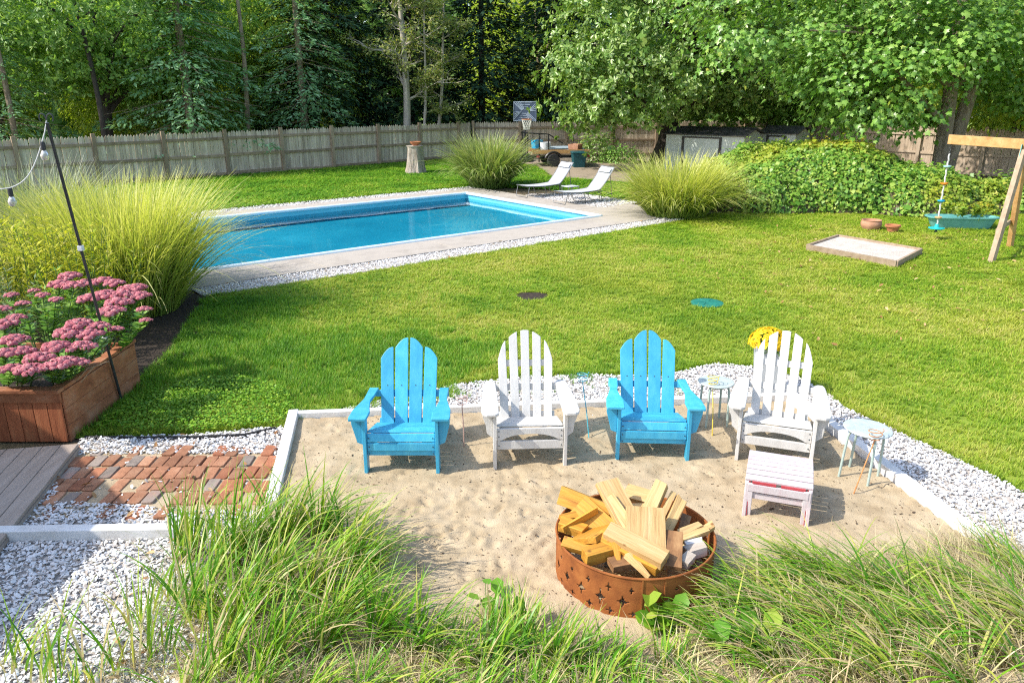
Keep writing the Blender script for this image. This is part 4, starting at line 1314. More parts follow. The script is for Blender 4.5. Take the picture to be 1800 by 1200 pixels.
# -------- trailer, bin, panels
q = Vector((2.0, 34.4, 0))
t = empty('utility_trailer', q, rad(8), 'flatbed utility trailer parked under the oak branches', 'trailer')
m = MB(); m.box((0, 0, .50), (2.5, 1.5, .06)); m.build('bed', M['timber_grey'], t)
m = MB(); m.box((.0, -.77, .62), (2.5, .035, .16)); m.build('side_board', M['timber'], t, bev=.005)
m = MB(); m.box((.0, .77, .62), (2.5, .035, .16)); m.build('side_board', M['timber'], t, bev=.005)
m = MB(); m.box((0, -.6, .42), (2.5, .08, .10)); m.box((0, .6, .42), (2.5, .08, .10)); m.build('chassis', M['black_metal'], t)
for y in (-.88, .88):
    wq = empty('wheel', (-.35, y, .27)); wq.parent = t
    wh = MB(); wh.lathe([(.16, -.09), (.25, -.09), (.275, -.06), (.275, .06), (.25, .09), (.16, .09)], 28, M=Matrix.Rotation(PI / 2, 4, 'X')); wh.build('tyre', M['rubber'], wq, smooth=True)
    wh = MB(); wh.lathe([(0, -.05), (.05, -.06), (.06, -.03), (.14, -.03), (.165, -.085), (.165, .085), (0, .03)], 24, M=Matrix.Rotation(PI / 2, 4, 'X')); wh.build('rim', M['rim_white'], wq, smooth=True)
    m = MB(); m.tube([(-.35 + .36 * math.cos(a), y, .27 + .34 * math.sin(a)) for a in np.linspace(.3, PI - .3, 10)], .05, 6); m.build('fender', M['black_metal'], t, smooth=True)
m = MB()
for x0, x1 in ((-1.45, -.85),):
    for x in (-1.45, -.95, -.55): m.tube([(x, -.75, .2), (x, -.75, 1.35)], .028, 6)
    m.tube([(-1.75, -.75, 1.42), (-1.45, -.75, 1.40), (-.55, -.75, 1.35), (.1, -.75, .95)], .026, 6)
    m.tube([(-1.45, .75, .2), (-1.45, .75, 1.4), (-1.45, -.75, 1.4)], .026, 6)
m.build('rail', M['black_metal'], t, smooth=True)
m = MB(); m.tube([(-1.5, 0, .42), (-2.6, 0, .40)], .05, 6); m.build('tongue', M['black_metal'], t)
for s in (-1.0, 1.2):
    m = MB(); m.box((s, -.79, .42), (.12, .03, .08)); m.build('tail_light', M['red_paint'], t, bev=.004)
for i in range(3):
    m = MB(); m.box((0, 0, 0), (2.0 - .2 * i, .9, .05)); o = m.build('stacked_panel', M['tarp'], None, bev=.008)
    o.location = q + Vector((.2, .05, .60 + .07 * i)); o.rotation_euler = (rad(1.5), rad(-2 + i), rad(8 + 5 * i))
    tag(o, ['lowest', 'middle', 'topmost'][i] + ' blue grey panel stacked on the utility trailer', 'panel', 'panels on the trailer')
q = Vector((2.85, 33.4, 0))
t = empty('storage_bin', q, rad(5), 'dark teal bin standing behind the trailer wheel', 'bin')
m = MB(); m.lathe([(0, 0), (.34, 0), (.42, .58), (0, .58)], 4, M=Matrix.Rotation(PI / 4, 4, 'Z')); m.build('body', M['bin'], t, bev=.03)
m = MB(); m.lathe([(0, .58), (.46, .58), (.46, .62), (.40, .66), (0, .66)], 4, M=Matrix.Rotation(PI / 4, 4, 'Z')); m.build('lid', M['bin'], t, bev=.01)


for (dx, dy, dz_, sx, sy, sz, mt, nm, lab, cat) in ((-.55, -.35, .72, .34, .30, .30, 'rim_white', 'paint_bucket', 'pale bucket standing on the trailer bed', 'bucket'), (.75, -.3, .68, .5, .34, .22, 'terracotta_pale', 'crate', 'tan crate at the right end of the trailer', 'crate'),
                                            (-.9, .2, .75, .4, .4, .36, 'bluep', 'crate', 'dark blue crate at the left end of the trailer', 'crate')):
    t = empty(nm, Vector((2.0, 34.4, 0)) + Vector((dx, dy, dz_ - sz / 2 + .12)), rad(20 * dx), lab, cat)
    m = MB(); m.lathe([(0, 0), (.62 * sx, 0), (.70 * sx, sz), (.64 * sx, sz), (.56 * sx, .03), (0, .03)], 14 if 'bucket' in nm else 4); m.build('body', M[mt], t, smooth='bucket' in nm, bev=0 if 'bucket' in nm else .01)
    m = MB(); m.tube([(.70 * sx * math.cos(a), .1 * math.sin(a), sz + .16 * math.sin(a)) for a in np.linspace(0, PI, 9)], .008, 5); m.build('handle', M['dark_metal'], t)

# -------- sheds
def shed(label, A, B, depth_dir, depth, h, front_parts):
    A = Vector((*A, 0)); B = Vector((*B, 0))
    d = (B - A); L = d.length; d.normalize()
    t = empty('metal_shed', A, math.atan2(d.y, d.x), label, 'shed')
    D = depth
    # front wall ribs
    m = MB(); m.box((L / 2, .03, h / 2), (L, .05, h)); m.build('front_wall', M['shed'], t)
    m = MB(); m.box((L - .03, D / 2, h / 2), (.05, D - .02, h))
    m.build('side_wall', M['shed'], t)
    for i in range(int(D / .16)):
        m = MB(); m.box((L + .003, .1 + i * .16, h / 2), (.02, .05, h - .04)); m.build('rib', M['shed'], t)
    m = MB(); m.box((L / 2, D - .03, h / 2), (L, .05, h)); m.build('rear_wall', M['shed'], t)
    m = MB(); m.box((.03, D / 2, h / 2), (.05, D - .02, h)); m.build('side_wall', M['shed'], t)
    for x0, x1 in front_parts:
        m = MB(); m.box(((x0 + x1) / 2, .0, h * .47), (x1 - x0 - .1, .03, h * .90)); dr = m.build('door', M['shed'], t)
        m = MB(); m.box((x1 - .16, -.03, h * .5), (.03, .04, .14)); m.build('handle', M['shed_dark'], dr)
        for x in (x0, x1):
            m = MB(); m.box((x, -.02, h * .46), (.09, .06, h * .92)); m.build('door_post', M['shed_dark'], t)
        m = MB(); m.box(((x0 + x1) / 2, -.02, h * .945), (x1 - x0 + .09, .05, .06)); m.build('door_header', M['shed_dark'], t)
    m = MB()
    vs = [(-.1, -.1, h + .005), (L + .12, -.1, h + .005), (L + .12, D + .1, h + .005), (-.1, D + .1, h + .005), (-.1, D / 2, h + .26), (L + .12, D / 2, h + .26)]
    vs2 = [(x, y, z + .04) for x, y, z in vs]
    m.add(vs + vs2, [(0, 1, 5, 4), (2, 3, 4, 5), (6, 10, 11, 7), (8, 11, 10, 9), (0, 6, 7, 1), (2, 8, 9, 3), (0, 4, 10, 6), (4, 3, 9, 10), (1, 7, 11, 5), (5, 11, 8, 2)])
    m.build('roof', M['shed_roof'], t)
    m = MB(); m.add([(L - .01, .02, h), (L - .01, D - .02, h), (L - .01, D / 2, h + .24), (L - .05, .02, h), (L - .05, D - .02, h), (L - .05, D / 2, h + .24)], [(0, 1, 2), (5, 4, 3), (0, 2, 5, 3), (1, 4, 5, 2)]); m.build('gable', M['shed'], t)


shed('low pale green metal shed with dark framed door behind yellow grass', (6.3, 32.2), (8.95, 30.35), 1, 2.2, 1.42, [(.75, 2.3)])
shed('second low metal shed tucked behind the ivy bank', (10.2, 32.2), (11.3, 31.4), 1, 2.0, 1.45, [(.25, .95)])

# -------- house wing at the left, outside the frame: its eave shades deck and gravel
t = empty('house', (-5.3, 0, 0), 0, 'grey shingled house wing left of the deck', 'house')
m = MB(); m.prism([(-.25, -7), (-.25, 4.2), (-2.7, 5.3), (-5.2, 4.2), (-5.2, -7)], 2.4); m.build('wall', M['soffit'], t)
m = MB(); m.add([(.0, 4.54, 2.42), (.0, -7.3, 2.42), (-2.7, -7.3, 3.5), (-2.7, 5.85, 3.5), (-5.4, -7.3, 2.42), (-5.4, 4.54, 2.42)], [(0, 3, 2, 1), (3, 5, 4, 2), (0, 5, 3), (1, 2, 4), (0, 1, 4, 5)]); m.build('roof', M['roofing'], t)
m = MB(); m.box((-.24, 0.8, 1.3), (.06, 1.2, 1.1)); wn = m.build('window', M['white_paint'], t)
m = MB(); m.box((-.21, 0.8, 1.3), (.02, 1.06, .96)); m.build('pane', M['board_dark'], wn)

# ================================================================== VEGETATION
def blades(base, h, lean_az, lean, width, seg=6, droop=1.0, curl=None, facing=None):
    """ribbons: base (n,3), h length, lean_az azimuth of lean, lean 0 upright..1 flat arch"""
    n = len(base)
    tt = np.linspace(0, 1, seg + 1)
    ax_ = np.stack([np.cos(lean_az), np.sin(lean_az), np.zeros(n)], 1)
    th0 = lean * .35
    th1 = lean * 1.0 * droop
    # angle from vertical grows along the blade
    ang = th0[:, None] + (th1 - th0)[:, None] * (tt[None] ** 1.5)
    ds = h[:, None] / seg
    dx = np.sin(ang) * ds; dz_ = np.cos(ang) * ds
    X_ = np.concatenate([np.zeros((n, 1)), np.cumsum(dx[:, 1:], 1)], 1)
    Z_ = np.concatenate([np.zeros((n, 1)), np.cumsum(dz_[:, 1:], 1)], 1)
    pts = base[:, None, :] + ax_[:, None, :] * X_[:, :, None]
    pts[:, :, 2] += Z_
    side = np.stack([-np.sin(lean_az), np.cos(lean_az), np.zeros(n)], 1)
    tw = rng.uniform(-.9, .9, n)
    up = np.zeros((n, 3)); up[:, 2] = 1
    side = side * np.cos(tw)[:, None] + ax_ * np.sin(tw)[:, None]
    wprof = np.minimum(1, .55 + tt * 2) * (1 - tt ** 2.2) + .03
    wv_ = width[:, None] * wprof[None] / 2
    Lf = pts - side[:, None, :] * wv_[:, :, None]
    Rt = pts + side[:, None, :] * wv_[:, :, None]
    V = np.stack([Lf, Rt], 2).reshape(-1, 3)
    k = 2 * (seg + 1)
    f = np.array([[2 * i, 2 * i + 1, 2 * i + 3, 2 * i + 2] for i in range(seg)])
    F = (f[None] + (np.arange(n) * k)[:, None, None]).reshape(-1, 4)
    return V, F, k


def grass_clump(label, loc, h, r, n, mat, base_r=.4, width=.02, lean_mean=1.2, seg=8, name='ornamental_grass', squash=1):
    t = empty(name, loc, 0, label, 'grass')
    a = rng.uniform(0, 2 * PI, n); rr = base_r * np.sqrt(rng.random(n))
    base = np.stack([rr * np.cos(a), rr * np.sin(a) * squash, np.zeros(n)], 1)
    az = a + rng.normal(0, .7, n)
    hh = h * rng.uniform(.55, 1.15, n)
    lean = np.clip(rng.gamma(4, lean_mean / 4, n) * (.4 + .6 * rr / base_r), np.float64(.05), 2.0)
    V, F, k = blades(base, hh * (1 + .25 * lean), az, lean, rng.uniform(.6, 1.3, n) * width, seg, 1.0)
    V[:, 2] = np.maximum(V[:, 2], .01)
    rnd = np.clip(rep(rng.beta(2, 2.2, n) * .6, k) + np.tile(np.repeat(np.linspace(-.12, .5, seg + 1), 2), n), 0, 1)
    link('blades', np_mesh('blades', V, F, mat, {'rnd': rnd}), t)
    return t


q = P(282, 548); grass_clump('tall yellow green fountain grass beside the near pool corner', (-5.6, 10.9, 0), 1.75, 1.3, 3000, M['mis'], .62, .02, .98, 9)
grass_clump('tall arching grass just behind the pink sedum bed', (-6.35, 11.9, 0), 1.6, 1.3, 2400, M['mis'], .75, .018, 1.1, 8)
grass_clump('grey green grass clump at the far left by the fence', (-8.5, 13.5, 0), 1.75, 1.2, 1500, M['mis_grey'], .6, .022, 1.3, 8)
q = P(850, 331); grass_clump('green striped grass clump left of the loungers', (-.8, 26.2, 0), 1.6, 1.6, 1600, M['mis_green'], .6, .045, 1.35, 9)
q = P(1200, 382); grass_clump('large yellow grass clump right of the loungers', (4.3, 20.0, 0), 1.42, 1.8, 3000, M['mis'], .75, .028, 1.4, 9)


def leafy_plant(name, label, cat, loc, nst, h, spread, leaf, lsize, mat, nleaf=26, tip=None, lean=.25, stem=None, tmpl=LEAF_SLIM):
    t = empty(name, loc, 0, label, cat)
    st = MB(); pts = []; nr = []; tp = []
    for i in range(nst):
        a = rng.uniform(0, 2 * PI); r = spread * math.sqrt(rng.random())
        b0 = Vector((r * math.cos(a), r * math.sin(a), 0))
        hh = h * rng.uniform(.75, 1.1)
        top_ = b0 + Vector((rng.normal(0, lean * hh * .4) + .3 * b0.x, rng.normal(0, lean * hh * .4) + .3 * b0.y, hh))
        mid = (b0 + top_) / 2 + Vector((0, 0, .05))
        st.tube([b0, mid, top_], [.006, .005, .003], 5, cap=False)
        for j in range(nleaf):
            s = rng.uniform(.25, 1.0)
            p_ = b0 + (top_ - b0) * s
            az = j * 2.4 + rng.normal(0, .3)
            dr = np.array([math.cos(az), math.sin(az), rng.uniform(-.1, .7)])
            pts.append(tuple(p_)); tp.append(dr); nr.append([-dr[0] * .5, -dr[1] * .5, 1 + rng.normal(0, .2)])
    st.build('stems', stem or M['stem'], t)
    n = len(pts)
    V, F = stamp(np.array(pts), frames(np.array(nr), np.array(tp)), rng.uniform(.6, 1.2, n) * lsize, *tmpl)
    link('leaves', np_mesh('leaves', V, F, mat, {'rnd': rep(rng.random(n), len(tmpl[0]))}), t)
    return t


for i, (x, y, h, lab) in enumerate(((-6.9, 9.6, 1.45, 'golden green leafy perennial at the far left of the bed'), (-6.1, 9.7, 1.5, 'golden green leafy perennial in the middle of the bed'), (-5.4, 9.5, 1.45, 'golden green leafy perennial next to the tall grass base'),
                                 (-6.5, 10.6, 1.55, 'golden green leafy perennial at the back of the bed'), (-7.6, 10.6, 1.35, 'golden green leafy perennial beside the asphalt'))):
    leafy_plant('perennial', lab, 'plant', (x, y, 0), 34, h, .48, None, .13, M['golden'], 40, lean=.3)
leafy_plant('perennial', 'dusty green leafy perennial behind the sedum at left', 'plant', (-6.3, 8.6, .0), 30, 1.05, .45, None, .10, M['mis_grey'], 34, lean=.35)
leafy_plant('perennial', 'dusty green leafy perennial behind the sedum at centre', 'plant', (-5.3, 8.6, .0), 26, 1.0, .4, None, .10, M['sedum_leaf'], 34, lean=.35)

# sedum: plants with domed pink heads; head positions are real places above the bed
def sedum(label, heads, root):
    t = empty('sedum', root, 0, label, 'flower')
    rt = Vector(root)
    st = MB(); L_p = []; L_n = []; L_t = []; H_p = []; H_n = []; H_s = []
    for (u, v, z, s) in heads:
        s = s * 1.18
        h_ = P(u, v, z) - rt
        b0 = Vector((h_.x * .45 + rng.normal(0, .04), h_.y * .45 + rng.normal(0, .04), 0))
        st.tube([b0, (b0 + h_) / 2 + Vector((0, 0, .03)), h_], [.008, .007, .006], 5, cap=False)
        for j in range(44):
            q_ = b0 + (h_ - b0) * rng.uniform(.25, .95)
            az = j * 2.4
            dr = np.array([math.cos(az), math.sin(az), .5])
            L_p.append(tuple(q_)); L_t.append(dr); L_n.append((-dr[0] * .5, -dr[1] * .5, 1))
        # dome of sub-clusters
        nb_ = int(rng.integers(9, 13))
        for k in range(nb_):
            a = k * 2.4; r = s * math.sqrt(k / nb_) * .95
            cz = s * .30 * (1 - (r / s) ** 2)
            cc = h_ + Vector((r * math.cos(a), r * math.sin(a), cz))
            m_ = 46
            d = unit(rng.normal(0, 1, (m_, 3))); d[:, 2] = np.abs(d[:, 2])
            pr = s * .36
            H_p += [tuple(cc + Vector((e[0] * pr, e[1] * pr, e[2] * pr * .62))) for e in d]
            H_n += list(d); H_s += [pr * .36] * m_
    st.build('stems', M['stem'], t)
    n = len(L_p)
    V, F = stamp(np.array(L_p), frames(np.array(L_n), np.array(L_t)), rng.uniform(.06, .11, n), *LEAF_ROUND)
    link('leaves', np_mesh('leaves', V, F, M['sedum_leaf'], {'rnd': rep(rng.random(n), 6)}), t)
    n = len(H_p)
    T = [(.9 * math.cos(a), .9 * math.sin(a), 0) for a in np.linspace(0, 2 * PI, 6)[:-1]] + [(0, 0, .6)]
    Fq = [(i, (i + 1) % 5, 5) for i in range(5)]
    V, F = stamp(np.array(H_p), frames(np.array(H_n), rng.normal(0, 1, (n, 3))), np.array(H_s), T, Fq)
    link('flower_heads', np_mesh('flower_heads', V, F, M['sedum_head'], {'rnd': np.clip(rep(rng.normal(.5, .22, n), 6), 0, 1)}), t)


sedum('pink sedum clump at the front left of the cedar planter', [(8, 572, .95, .10), (25, 600, .90, .10), (10, 625, .85, .10), (38, 620, .84, .09), (68, 632, .82, .10), (52, 652, .78, .10), (28, 560, .98, .07), (5, 545, 1.0, .07), (20, 650, .76, .08)], (-4.95, 6.95, .44))
sedum('pink sedum clump at the front right of the cedar planter', [(98, 612, .86, .10), (120, 588, .90, .11), (138, 572, .95, .10), (158, 590, .88, .10), (142, 612, .84, .10), (112, 640, .80, .10), (88, 648, .78, .09), (135, 640, .78, .08), (172, 575, .93, .08), (203, 580, .86, .06)], (-4.45, 6.95, .44))
sedum('pink sedum clump at the back right of the cedar planter', [(160, 528, 1.0, .11), (186, 520, 1.02, .10), (208, 535, .98, .11), (195, 550, .94, .11), (228, 512, 1.02, .11), (246, 522, 1.0, .09), (253, 545, .95, .06), (256, 564, .88, .05), (216, 520, 1.02, .10), (240, 508, 1.04, .09)], (-4.5, 7.6, .44))
sedum('pink sedum clump at the back left of the cedar planter', [(122, 488, 1.08, .10), (105, 502, 1.05, .10), (130, 505, 1.05, .10), (150, 500, 1.06, .09), (182, 497, 1.06, .10), (200, 500, 1.05, .09), (75, 520, 1.0, .06), (98, 528, .98, .06), (60, 512, 1.0, .05), (20, 520, 1.0, .06), (40, 535, .98, .06)], (-4.95, 7.65, .44))
m = MB()
for k in range(9):
    a0 = P(70 + 9 * k, 668 + rng.uniform(-6, 4), .50); a1 = P(95 + 12 * k, 640 + rng.uniform(-20, 5), .66)
    m.tube([a0, (a0 + a1) / 2 + Vector((0, 0, .05)), a1], .004, 5)
tag(m.build('dry_stalks', M['stem_dry']), 'dry bent stalks lying at the front of the planter', 'stalks')

# -------- shell gravel
chipT = [(-.5, -.3, 0), (.1, -.42, .03), (.55, -.1, 0), (.45, .3, .02), (-.1, .45, 0), (-.55, .15, .03), (0, 0, .16)]
chipF = [(i, (i + 1) % 6, 6) for i in range(6)]


def scatter_poly(poly, n):
    a = np.array([(p[0], p[1]) for p in poly])
    lo, hi = a.min(0), a.max(0)
    out = np.zeros((0, 2))
    while len(out) < n:
        c = rng.uniform(lo, hi, (n * 2, 2))
        out = np.concatenate([out, c[inpoly(c[:, 0], c[:, 1], poly)]])
    return out[:n]


def area(poly):
    s = 0
    for i in range(len(poly)):
        x0, y0 = poly[i][0], poly[i][1]; x1, y1 = poly[(i + 1) % len(poly)][0], poly[(i + 1) % len(poly)][1]
        s += x0 * y1 - x1 * y0
    return abs(s) / 2


def gravel(label, poly, dens, s0, s1, excl=None, z=.012, cull=True):
    n = int(area(poly) * dens)
    p = scatter_poly(poly, n)
    if cull:      # leave out what lies far outside any view
        u = 900 + FPX * p[:, 0] / (p[:, 1] * math.cos(PITCH) + CAMH * math.sin(PITCH))
        p = p[(u > -260) & (u < 2060) & (p[:, 1] > 2.9)]
    if excl is not None: p = p[excl(p)]
    n = len(p)
    nr = rng.normal(0, .42, (n, 3)); nr[:, 2] = 1
    sc = rng.uniform(s0, s1, (n, 1)) * np.stack([rng.uniform(.8, 1.3, n), rng.uniform(.6, 1.0, n), rng.uniform(.6, 1.4, n)], 1)
    pts = np.stack([p[:, 0], p[:, 1], z + rng.uniform(0, .018, n)], 1)
    V, F = stamp(pts, frames(nr, rng.normal(0, 1, (n, 3))), sc, chipT, chipF)
    o = link('shell_gravel', np_mesh('shell_gravel', V, F, M['shell'], {'rnd': rep(rng.random(n), 7)}))
    return tag(o, label, 'gravel', kind='stuff')


bp_poly = [(-4.05, 6.17), (-2.12, 6.17), (-1.9, 5.18), (-3.6, 5.33)]


def ex_brick(p):
    k = ~inpoly(p[:, 0], p[:, 1], bp_poly)
    k |= rng.random(len(p)) < .012
    k &= ~((p[:, 1] < 5.4) & (p[:, 1] > 5.0) & (p[:, 0] > -2.9) & (rng.random(len(p)) < .45))
    return k


gravel('white shell chips around the brick path at lower left', gr_left, 2950, .016, .036, ex_brick)
gravel('white shell chips behind the row of garden chairs', gr_back, 2950, .016, .033)
gravel('white shell chips outside the right sand edging', gr_right, 2950, .016, .034)
gravel('white stones along the near pool paving', ns, 1500, .019, .034)
gravel('white stones along the far pool paving', fs_, 750, .026, .046)
gravel('white stones under the two loungers', es, 900, .025, .045)

# -------- lawn grass
bladeT = []
bladeF = []
r3 = np.random.default_rng(3)
NB = 7
for k in range(NB):
    a = 2 * PI * k / NB + r3.uniform(-.4, .4)
    bx, by = r3.uniform(-.35, .35, 2)
    ln = r3.uniform(.5, 1.6); hh = r3.uniform(.6, 1.1)
    wx = .07
    c, s = math.cos(a), math.sin(a)
    i0 = len(bladeT)
    bladeT += [(bx - s * wx, by + c * wx, 0), (bx + s * wx, by - c * wx, 0), (bx + c * ln * hh, by + s * ln * hh, hh)]
    bladeF.append((i0, i0 + 1, i0 + 2))


def blocked(p):
    """things standing in the lawn that no grass grows through"""
    k = np.ones(len(p), bool)
    for (cx, cy, r) in ((P(1243, 534).x, P(1243, 534).y, .26), (P(935, 521).x, P(935, 521).y, .25)):
        k &= ((p[:, 0] - cx) ** 2 + (p[:, 1] - cy) ** 2) > r * r
    k &= ~inpoly(p[:, 0], p[:, 1], cs)
    return k


def lawn(label, poly, dens_fn, mat, h0, h1, wide=1.0, lush=None, nmax=200000):
    n = nmax
    p = scatter_poly(poly, n)
    u = 900 + FPX * p[:, 0] / (p[:, 1] * math.cos(PITCH) + CAMH * math.sin(PITCH))
    p = p[(u > -150) & (u < 1950)]
    p = p[rng.random(len(p)) < dens_fn(p)]
    p = p[blocked(p)]
    n = len(p)
    dist = np.hypot(p[:, 0], p[:, 1])
    hgt = rng.uniform(h0, h1, n) * (.7 + .7 * vnoise(p[:, 0], p[:, 1], 1.6, 9))
    wd = np.clip(dist / 9, .85, 2.2) * .06
    az = rng.uniform(0, 2 * PI, n)
    R = np.zeros((n, 3, 3)); R[:, 0, 0] = np.cos(az); R[:, 0, 1] = -np.sin(az); R[:, 1, 0] = np.sin(az); R[:, 1, 1] = np.cos(az); R[:, 2, 2] = 1
    pts = np.stack([p[:, 0], p[:, 1], np.zeros(n)], 1)
    V, F = stamp(pts, R, np.stack([wd * wide, wd * wide, hgt], 1), bladeT, bladeF)
    base = vnoise(p[:, 0], p[:, 1], .8, 21) * .9 + vnoise(p[:, 0], p[:, 1], 4.5, 22) * .75 - .36
    if lush is not None: base = base - lush(p)
    rnd = np.clip(rep(base, NB * 3) + rep(rng.normal(0, .27, n * NB), 3), 0, 1)
    o = link('lawn_grass', np_mesh('lawn_grass', V, F, mat, {'rnd': rnd}))
    return tag(o, label, 'grass', kind='stuff')


lush_poly = [(-4.2, 6.4), (-2.3, 6.9), (-1.2, 7.6), (0.2, 8.3), (-.4, 9.5), (-3.2, 11.6), (-4.9, 11.6), (-4.6, 9.0)]


def dens(p):
    d = np.hypot(p[:, 0], p[:, 1])
    k = np.clip((10.5 / d) ** 1.5, .12, 1)
    return k


def lushw(p):
    j = (vnoise(p[:, 0], p[:, 1], 1.1, 77) - .5) * 2.6
    k = (vnoise(p[:, 0], p[:, 1], 1.1, 78) - .5) * 2.6
    return inpoly(p[:, 0] + j, p[:, 1] + k, lush_poly)


def dens_dry(p): return dens(p) * (1 - .75 * lushw(p))


lawn('short sunlit yellow green grass of the lawn', lawn_front, dens_dry, M['grass'], .03, .065, 1.08, None, 270000)
lawn('longer lush grass beside planter and pool edge', [(-4.1, 6.5), (-2.3, 6.9), (-.5, 7.5), (2, 7.6), (1.5, 10), (-2.5, 13), (-4.9, 11.8), (-4.3, 9.0)], lambda p: np.where(lushw(p), 1, .06), M['grass_lush'], .045, .095, 1.0, None, 26000)
lawn('short shaded grass behind the pool', lawn_back, lambda p: np.full(len(p), 1.0), M['grass_lush'], .05, .09, 2.4, None, 17000)
# strip of longer grass hiding the lawn edge
en = []
for i in range(len(lawn_edge) - 1):
    a, b = lawn_edge[i], lawn_edge[i + 1]
    for k in range(int((b - a).length / .012)):
        q = a.lerp(b, rng.random())
        en.append((q.x + rng.normal(0, .02), q.y + .03 + abs(rng.normal(0, .05))))
p = np.array(en); n = len(p)
az = rng.uniform(0, 2 * PI, n)
R = np.zeros((n, 3, 3)); R[:, 0, 0] = np.cos(az); R[:, 0, 1] = -np.sin(az); R[:, 1, 0] = np.sin(az); R[:, 1, 1] = np.cos(az); R[:, 2, 2] = 1
V, F = stamp(np.stack([p[:, 0], p[:, 1], np.zeros(n)], 1), R, np.stack([np.full(n, .045), np.full(n, .045), rng.uniform(.05, .10, n)], 1), bladeT, bladeF)
tag(link('edge_grass', np_mesh('edge_grass', V, F, M['grass'], {'rnd': rep(rng.random(n * NB) * .7, 3)})), 'longer grass fringe along the gravel edge', 'grass', kind='stuff')

# clover patch
cl_poly = [(P(u, v).x, P(u, v).y) for u, v in ((160, 760), (240, 705), (330, 672), (430, 668), (500, 690), (520, 725), (490, 750), (330, 764))]
p = scatter_poly(cl_poly, 7000); n = len(p)
nr = rng.normal(0, .3, (n, 3)); nr[:, 2] = 1
V, F = stamp(np.stack([p[:, 0], p[:, 1], rng.uniform(.03, .085, n)], 1), frames(nr, rng.normal(0, 1, (n, 3))), rng.uniform(.018, .034, n), *LEAF_ROUND)
tag(link('clover', np_mesh('clover', V, F, M['clover'], {'rnd': rep(rng.random(n), 6)})), 'bright clover patch in the lawn corner by the planter', 'clover', kind='stuff')

# -------- foreground beach grass
cl = []   # x, y, radius, count, height, azimuth, lean
for (u, v, n_, h_, az, ln) in (
        (330, 985, 130, .62, 1.4, .75), (395, 1010, 150, .70, .9, .8), (440, 975, 140, .66, .6, .8), (500, 960, 150, .66, .3, .9), (560, 950, 160, .64, .1, 1.0), (610, 985, 160, .62, .0, 1.05),
        (640, 1010, 130, .55, -.2, 1.1), (470, 1050, 150, .68, .5, .9), (540, 1060, 150, .66, .2, 1.0), (600, 1085, 150, .60, .0, 1.05), (420, 1110, 140, .62, .8, .85), (350, 1090, 110, .60, 1.3, .8),
        (660, 1130, 150, .58, .0, 1.05), (560, 1150, 140, .60, .3, .95), (470, 1180, 130, .58, .6, .9), (380, 1190, 110, .55, 1.0, .85), (730, 1150, 140, .52, .1, 1.1), (790, 1165, 120, .50, .3, 1.05), (850, 1180, 130, .52, .6, 1.0),
        (910, 1150, 120, .52, 1.2, .9), (960, 1185, 120, .5, .9, 1.0), (1010, 1180, 100, .48, .5, 1.0), (880, 1110, 60, .40, 1.4, .8), (1070, 1190, 100, .45, .2, 1.1),
        (1330, 1070, 120, .50, 2.6, 1.2), (1390, 1055, 150, .56, 2.7, 1.25), (1440, 1050, 190, .66, 2.8, 1.25), (1480, 1055, 190, .68, 2.7, 1.2), (1540, 1075, 180, .66, 2.6, 1.2), (1600, 1090, 170, .64, 2.4, 1.15),
        (1660, 1080, 160, .60, 2.2, 1.1), (1730, 1090, 170, .62, 2.5, 1.2), (1790, 1100, 170, .62, 2.6, 1.2), (1330, 1110, 160, .60, 2.8, 1.2), (1410, 1120, 170, .64, 2.7, 1.25), (1500, 1140, 170, .66, 2.7, 1.2), (1590, 1160, 160, .64, 2.6, 1.2),
        (1680, 1160, 160, .62, 2.5, 1.2), (1770, 1170, 160, .62, 2.6, 1.2), (1280, 1150, 120, .5, 2.6, 1.1), (1380, 1190, 130, .56, 2.7, 1.2), (1480, 1200, 130, .56, 2.6, 1.2), (1580, 1215, 120, .56, 2.6, 1.2), (1700, 1215, 120, .56, 2.6, 1.2),
        (230, 1185, 26, .5, 1.6, .7), (170, 1200, 26, .52, 1.5, .7), (90, 1195, 26, .5, 1.6, .7), (20, 1180, 26, .48, 1.4, .8), (290, 1160, 26, .55, 1.2, .8), (300, 1060, 26, .5, 1.3, .8), (250, 1100, 30, .5, 1.5, .7), (1180, 1180, 80, .42, 1.2, 1.0),
        (1820, 1040, 100, .5, 2.4, 1.1), (1770, 1010, 60, .45, 2.2, 1.1), (1850, 1150, 150, .6, 2.6, 1.2),
        (120, 1240, 26, .5, 1.4, .8), (330, 1240, 110, .55, 1.1, .9), (440, 1240, 120, .55, .7, .9), (540, 1235, 120, .55, .4, .95), (640, 1235, 130, .55, .2, 1.0), (740, 1235, 130, .5, .2, 1.05), (840, 1240, 130, .5, .5, 1.0), (930, 1245, 120, .5, .8, 1.0), (1030, 1245, 120, .48, 1.0, 1.0), (1120, 1245, 110, .45, 1.4, 1.0), (1220, 1240, 110, .5, 2.2, 1.1), (1310, 1245, 120, .55, 2.6, 1.2)):
    q = P(u, v)
    cl.append((q.x, q.y, .10, int(n_ * .62), h_, az, ln))
BV = []; BF = []; BR = []; off = 0
